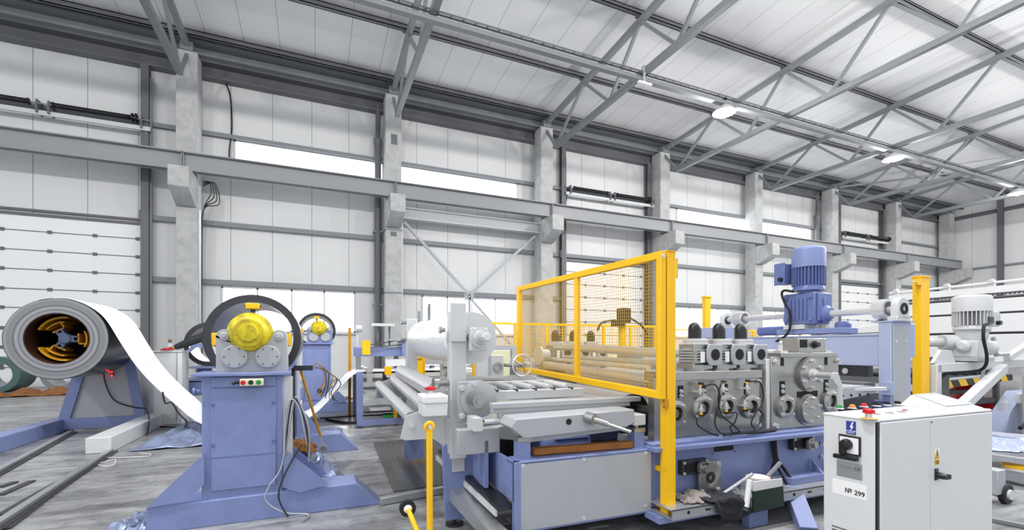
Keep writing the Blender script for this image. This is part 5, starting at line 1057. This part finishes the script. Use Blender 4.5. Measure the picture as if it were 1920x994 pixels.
# ---- long white folding machine (runs away from the camera)
X0=13.0
t=thing('folding_machine','huge white sheet folding machine with a toothed bar across its top','folding machine','M',(X0,5,0)); ya,yb=1.5,7.1
part('top_panel',G().box(X0,X0+.15,ya,yb-.3,2.30,2.58),'white',t,.01); part('middle_panel',G().box(X0-.06,X0+.15,ya,yb-.4,1.88,2.255),'white',t,.01); part('lower_panel',G().box(X0-.12,X0+.2,ya,yb-.5,1.28,1.83),'white',t,.01)
part('panel_gap',G().box(X0+.04,X0+.3,ya,yb-.45,1.2,2.62),'steeld',t); part('top_edge',G().box(X0-.01,X0+.16,ya,yb-.2,2.60,2.63),'structdk',t)
g=G().box(X0-.05,X0+.05,ya,yb,2.70,2.84); part('rack_bar',g,'white',t)
g=G(); n=78
for k in range(n): y=ya+(yb-.4-ya)*k/n; w_=(yb-.4-ya)/n; g.prism([(y,2.70),(y+w_,2.70),(y+w_/2,2.65)],'x',X0-.04,X0+.03)
part('rack_teeth',g,'structdk',t,flat=True)
part('push_rod',G().cyl((X0-.02,ya,2.96),(X0-.02,yb,2.90),.025,n=10),'white',t)
for y in(6.95,5.95,5.2,4.55,3.7,2.8): part('rod_bracket',G().prism([(y-.05,2.84),(y+.07,2.84),(y+.04,3.0),(y-.02,3.0)],'x',X0-.04,X0+.02).cyl((X0-.07,y+.01,2.94),(X0+.04,y+.01,2.94),.05,n=14),'greylt',t)
part('far_end_wing',G().prism([(6.9,2.25),(6.9,1.95),(8.6,1.90),(8.6,1.94)],'x',X0-.05,X0+.3),'white',t,.01); part('wing_edge',G().box(X0-.07,X0+.3,6.4,8.6,1.86,1.90),'structdk',t); part('wing_base',G().box(X0-.02,X0+.3,6.4,9.5,1.70,1.86),'white',t)
part('machine_base',G().box(X0+.1,X0+.8,ya,9.5,0,1.25),'greylt',t,.01); part('end_frame',G().box(X0+.1,X0+.3,7.0,7.2,1.2,2.7),'greylt',t)
g=G()
for z in(2.35,2.45,2.55): pass
t=thing('compressor','small red compressor standing under the striped beam','compressor','M',(12.6,5.2,0))
part('tank',G().lathe((12.55,5.45,.42),(0,0,1),[(-.22,.02),(-.18,.20),(0,.24),(.2,.24),(.36,.17),(.4,.02)],28),'redp',t); part('motor',G().cyl((12.2,5.0,.35),(12.45,5.3,.38),.13),'structdk',t); g=G()
for k in range(6): g.lathe((12.15+.05*k,5.0+.05*k,.35),(1,.9,.05),[(0,.17),(.015,.17)],20)
part('cooling_fins',g,'redp',t); part('upright',G().box(12.82,12.92,5.3,5.4,.1,.95),'redp',t); part('drum',G().cyl((12.5,5.3,.72),(12.62,5.5,.72),.12),'greylt',t); part('pulley',G().cyl((12.75,4.9,.26),(12.85,4.85,.26),.14,n=28),'black',t)
part('skid',G().box(12.0,13.0,4.8,5.6,.0,.16),'structdk',t)
single('plastic_jug','clear plastic bottle standing behind the electrical cabinet','bottle',G().lathe((10.2,3.95,.52),(0,0,1),[(0,.06),(.14,.065),(.18,.03),(.24,.03)],16),'bottle','M',(10.2,3.95,.52))
t=thing('blue_side_console','blue and white machine housing at the right edge behind the cabinet','housing','M',(11.5,4.2,0))
part('housing',G().prism([(11.0,0),(12.7,0),(12.7,.75),(11.7,.75),(11.2,.4)],'y',4.25,4.5),'bluelt',t,.01); part('white_cover',G().box(11.3,12.6,4.1,4.22,.56,.74),'white',t,.01); part('door',G().box(11.5,12.5,4.2,4.25,.1,.55),'greylt',t)
part('cable',G().tube(smooth([(11.9,4.1,.85),(11.7,4.05,.55),(11.0,3.95,.30),(10.6,3.9,.22)]),.03,8),'rubber',t)
# corrugated hose
P_=[px(u,v,'M',Z=.10) for u,v in((1868,775),(1880,782),(1895,790),(1912,793),(1930,797))]; P_=smooth(P_,8); rr=[.055 if i%2 else .04 for i in range(len(P_))]
single('corrugated_hose','dark corrugated hose on the floor right of the cabinet','hose',G().tube(P_,rr,10),'structdk','M',(9,4.2,0))
# cart with caster right of the cabinet
t=thing('hand_cart','low grey cart with a black caster beside the electrical cabinet','cart','M',(5.6,2.6,0))
def z_(u,v,Z): return px(u,v,'M',Z=Z)
a=z_(1862,806,.40); b=z_(1930,815,.40); part('top_rail',G().bar(a-Vector((.5,-.1,0)),b+(b-a)*1.0,.04,.04),'steelp',t)
c=z_(1855,848,.32); d=z_(1930,862,.32); part('lower_rail',G().bar(c-Vector((.3,0,0)),d+(d-c)*1.0,.10,.06),'galv',t)
part('bed_plate',G().prism([(a.x-.3,a.y),(b.x+.5,b.y-.1),(d.x+.5,d.y),(c.x-.3,c.y)],'z',.30,.34),'galv',t)
cc=px(1868,925,'M',Z=.09); part('fork',G().box(cc.x-.12,cc.x+.03,cc.y-.06,cc.y+.06,.10,.34),'grey',t,.005); part('caster_wheel',G().lathe((cc.x+.04,cc.y-.03,.095),(0,-1,0),[(0,.095),(.05,.095)],28),'rubber',t); part('caster_hub',G().cyl((cc.x+.04,cc.y-.1,.095),(cc.x+.04,cc.y+.03,.095),.05),'greylt',t)
part('second_fork',G().box(cc.x+1.2,cc.x+1.3,cc.y-.2,cc.y-.1,0,.3),'grey',t)
m0=(a+b)/2; crumpled('blue_film','crumpled blue plastic film lying on the low cart','plastic film',[(a.x-.25,a.y-.02,.345),(b.x+.4,b.y-.05,.345),(d.x+.4,d.y+.03,.345),(c.x-.2,c.y+.05,.345)],.07,'filmb',30,14,51,'M',fr=6)
single('yellow_board','yellow board on the floor at the right edge','board',G().bar(px(1880,872,'M',Z=.16),px(1950,880,'M',Z=.16),.25,.04),'yellow','M',(6.5,2.6,.14))
single('floor_timber','long grey timber on the floor at the right edge','timber',G().bar(px(1870,885,'M',Z=.10),px(1960,903,'M',Z=.10),.12,.12),'grey','M',(6.3,2.3,.04)); 
single('floor_timber','flat steel bar with a yellow end on the floor in the lower right corner','bar',G().bar(px(1850,972,'M',Z=.02),px(1960,994,'M',Z=.02),.06,.03),'struct','M',(4.2,1.6,0)); 
# ================================================================ ELECTRICAL CABINET 299
t=thing('electrical_cabinet','light grey electrical cabinet in the right foreground, numbered 299, with a switch and buttons','electrical cabinet','M',(3.8,2.0,0))
x0,x1,y0,y1,zt=3.193,4.52,1.807,2.15,1.10
part('body',G().box(x0,x1,y0+.02,y1,.02,zt-.004),'cab',t,.004); part('plinth',G().box(x0+.03,x1-.03,y0+.04,y1-.03,0,.02),'structdk',t)
part('top_cover',G().box(x0-.004,x1+.004,y0+.004,y1+.004,zt-.02,zt),'cab',t,.006)
d1=part('door',G().box(x0+.025,3.745,y0,y0+.018,.04,zt-.022),'cab',t,.004); d2=part('door',G().box(3.75,x1-.004,y0,y0+.018,.04,zt-.022),'cab',t,.004)
part('door_seal',G().box(x0+.004,x0+.022,y0+.008,y0+.02,.04,zt-.022),'black',t)
o=part('door_latch',G().box(3.79,3.83,y0-.006,y0,.655,.735),'black',d2,.004)
part('latch_knob',G().lathe((3.815,y0-.006,.69),(0,-1,0),[(0,.022),(.03,.022),(.05,.015)],16).bar((3.815,y0-.045,.685),(3.86,y0-.05,.688),.02,.03),'black',d2)
s_=part('warning_sign',G().box(3.79,3.845,y0-.002,y0,.76,.875),'signyel',d2,label='yellow warning sign with a black lightning triangle')
part('sign_white_field',G().box(3.79,3.845,y0-.003,y0-.002,.795,.875),'paper',s_); part('triangle',G().prism([(3.793,.80),(3.842,.80),(3.8175,.866)],'y',y0-.0045,y0-.003),'black',s_); part('triangle_field',G().prism([(3.798,.803),(3.837,.803),(3.8175,.857)],'y',y0-.006,y0-.0045),'signyel',s_)
part('lightning_mark',G().prism([(3.819,.848),(3.813,.826),(3.818,.828),(3.815,.808),(3.823,.832),(3.818,.831)],'y',y0-.0075,y0-.006),'black',s_); part('printed_line',G().box(3.797,3.838,y0-.003,y0-.002,.778,.786).box(3.80,3.835,y0-.003,y0-.002,.765,.772),'black',s_)
part('door_screw',G().cyl((3.757,y0-.003,zt-.05),(3.757,y0,zt-.05),.006,n=8),'black',d2)
# left face things (face looks towards -X)
def F(u,v): p=px(u,v,'M',X=x0); return p.y,p.z
def face(name,uv,dx,m,parent=t,label=None,th=.003,bevel=0):
    return part(name,G().prism([F(*c) for c in uv],'x',x0-dx-th,x0-dx),m,parent,bevel,label)
sg=face('voltage_sign',((1587,789),(1605,791),(1605,816),(1587,813)),0,'signblue',label='blue sign with a white lightning arrow')
face('lightning_arrow',((1598,792),(1594,801),(1597,802),(1594,810),(1601,800),(1598,799),(1601,792)),.003,'paper',sg,th=.001); face('sign_rule',((1587,806.5),(1605,809),(1605,810),(1587,807.5)),.003,'paper',sg,th=.001)
face('printed_line',((1589,810),(1603,812),(1603,813),(1589,811)),.003,'paper',sg,th=.001)
sw=face('switch_plate',((1574,813),(1615,820),(1615,857),(1574,849)),0,'black',label='black framed white main switch plate',th=.012,bevel=.003)
face('switch_field',((1577,817),(1612,823),(1612,853),(1577,847)),.012,'paper',sw,th=.002)
c=F(1591,833); part('switch_knob',G().lathe((x0-.014,c[0],c[1]),(-1,0,0),[(0,.036),(.02,.036),(.035,.03),(.04,.01)],28),'black',sw)
face('switch_grip',((1582,829),(1590,829),(1592,852),(1582,850)),.02,'black',sw,th=.03,bevel=.003); face('padlock_bar',((1569,849),(1614,857),(1614,865),(1569,857)),.014,'black',sw,th=.03,bevel=.004)
pl=face('type_plate',((1569,863),(1617,872),(1617,902),(1569,891)),0,'galv',label='small aluminium type plate',th=.002)
g=G()
for k in range(6):
    v=870+4*k; a=F(1572,v); b=F(1614 if k not in(0,) else 1600,v+8*.98); g.prism([a,b,(b[0],b[1]-.0022),(a[0],a[1]-.0022)],'x',x0-.003,x0-.002)
part('printed_rows',g,'structdk',pl,flat=True)
def ftext(name,s,size,m,parent,u,v,off):
    c=F(u,v); return text(name,s,size,m,parent,(x0-off,c[0],c[1]),(0,-1,0),(0,0,1))
ftext('conformity_mark','CE',.030,'structdk',pl,1608,880,.0035)
lb=face('number_label',((1561,896),(1625,911),(1625,939.5),(1561,924)),0,'paper',label='white paper label reading No 299',th=.0015)
ftext('number_text','\u2116 299',.043,'black',lb,1603,924,.003)
vg=face('vent_grille',((1555,973),(1612,993),(1612,1010),(1555,1010)),0,'cab',th=.002); 
for k in range(4): face('vent_slot',((1560,984+6*k),(1600,997+6*k),(1600,999.5+6*k),(1560,986.5+6*k)),.002,'structdk',vg,th=.001)
# buttons on the top
def T(u,v,z=1.1): p=px(u,v,'M',Z=z); return p.x,p.y
for (u,v,m_,kind,l) in((1574,767,'grn','lamp','green indicator lens'),(1598,766,'orange','lamp','orange indicator lens'),(1620,763.5,'red','lamp','red indicator lens'),(1643.5,762,'black','sel','black selector'),(1663,760.5,'black','sel','black selector'),(1683,759.5,'black','sel','black selector'),
      (1650,776.5,'paper','push','clear push button'),(1675,774.5,'paper','push','clear push button'),(1697,772.5,'red','push','red-rimmed push button')):
    x,y=T(u,v); o=part('control_button',G().lathe((x,y,zt),(0,0,1),[(0,.030),(.003,.030),(.006,.022),(.010,.022)],24),'steelp',t,label=l)
    part('label_plate',G().box(x-.045,x-.025,y-.02,y+.03,zt,zt+.002),'black',o)
    if kind=='lamp': part('lens',G().lathe((x,y,zt+.008),(0,0,1),[(0,.021),(.008,.021),(.02,.014),(.023,.003)],20),m_,o)
    elif kind=='sel': part('knob',G().box(x-.006,x+.006,y-.022,y+.022,zt+.010,zt+.030),m_,o,.002)
    else: part('push_cap',G().lathe((x,y,zt+.008),(0,0,1),[(0,.016),(.006,.016),(.008,.012)],20),m_,o)
x,y=T(1629,785); 
o=part('emergency_stop',G().lathe((x,y,zt),(0,0,1),[(0,.028),(.008,.028),(.008,.02),(.035,.02)],24),'steelp',t,label='red mushroom emergency stop on a yellow ring'); part('yellow_ring',G().cyl((x,y,zt),(x,y,zt+.003),.048,n=32),'signyel',o); part('mushroom_head',G().lathe((x,y,zt+.032),(0,0,1),[(0,.024),(.004,.033),(.024,.033),(.03,.026),(.031,.004)],28),'redp',o)
# sloping console on top
wg=part('sloping_console',G().add([(4.12,1.865,zt),(4.55,1.865,zt),(4.55,2.19,zt),(4.12,2.19,zt),(4.13,1.90,zt+.012),(4.54,1.90,zt+.012),(4.50,2.15,zt+.085),(4.20,2.15,zt+.085)],[(0,3,2,1),(4,5,6,7),(0,1,5,4),(1,2,6,5),(2,3,7,6),(3,0,4,7)]),'cab',t,.004)
part('console_window',G().add([(4.17,1.925,zt+.021),(4.51,1.925,zt+.021),(4.48,2.13,zt+.081),(4.22,2.13,zt+.081),(4.17,1.925,zt+.025),(4.51,1.925,zt+.025),(4.48,2.13,zt+.085),(4.22,2.13,zt+.085)],[(0,3,2,1),(4,5,6,7),(0,1,5,4),(1,2,6,5),(2,3,7,6),(3,0,4,7)]),'glass',wg)
part('window_frame',G().tube([(4.17,1.925,zt+.026),(4.51,1.925,zt+.026),(4.48,2.13,zt+.086),(4.22,2.13,zt+.086)],.006,6,True),'greylt',wg)
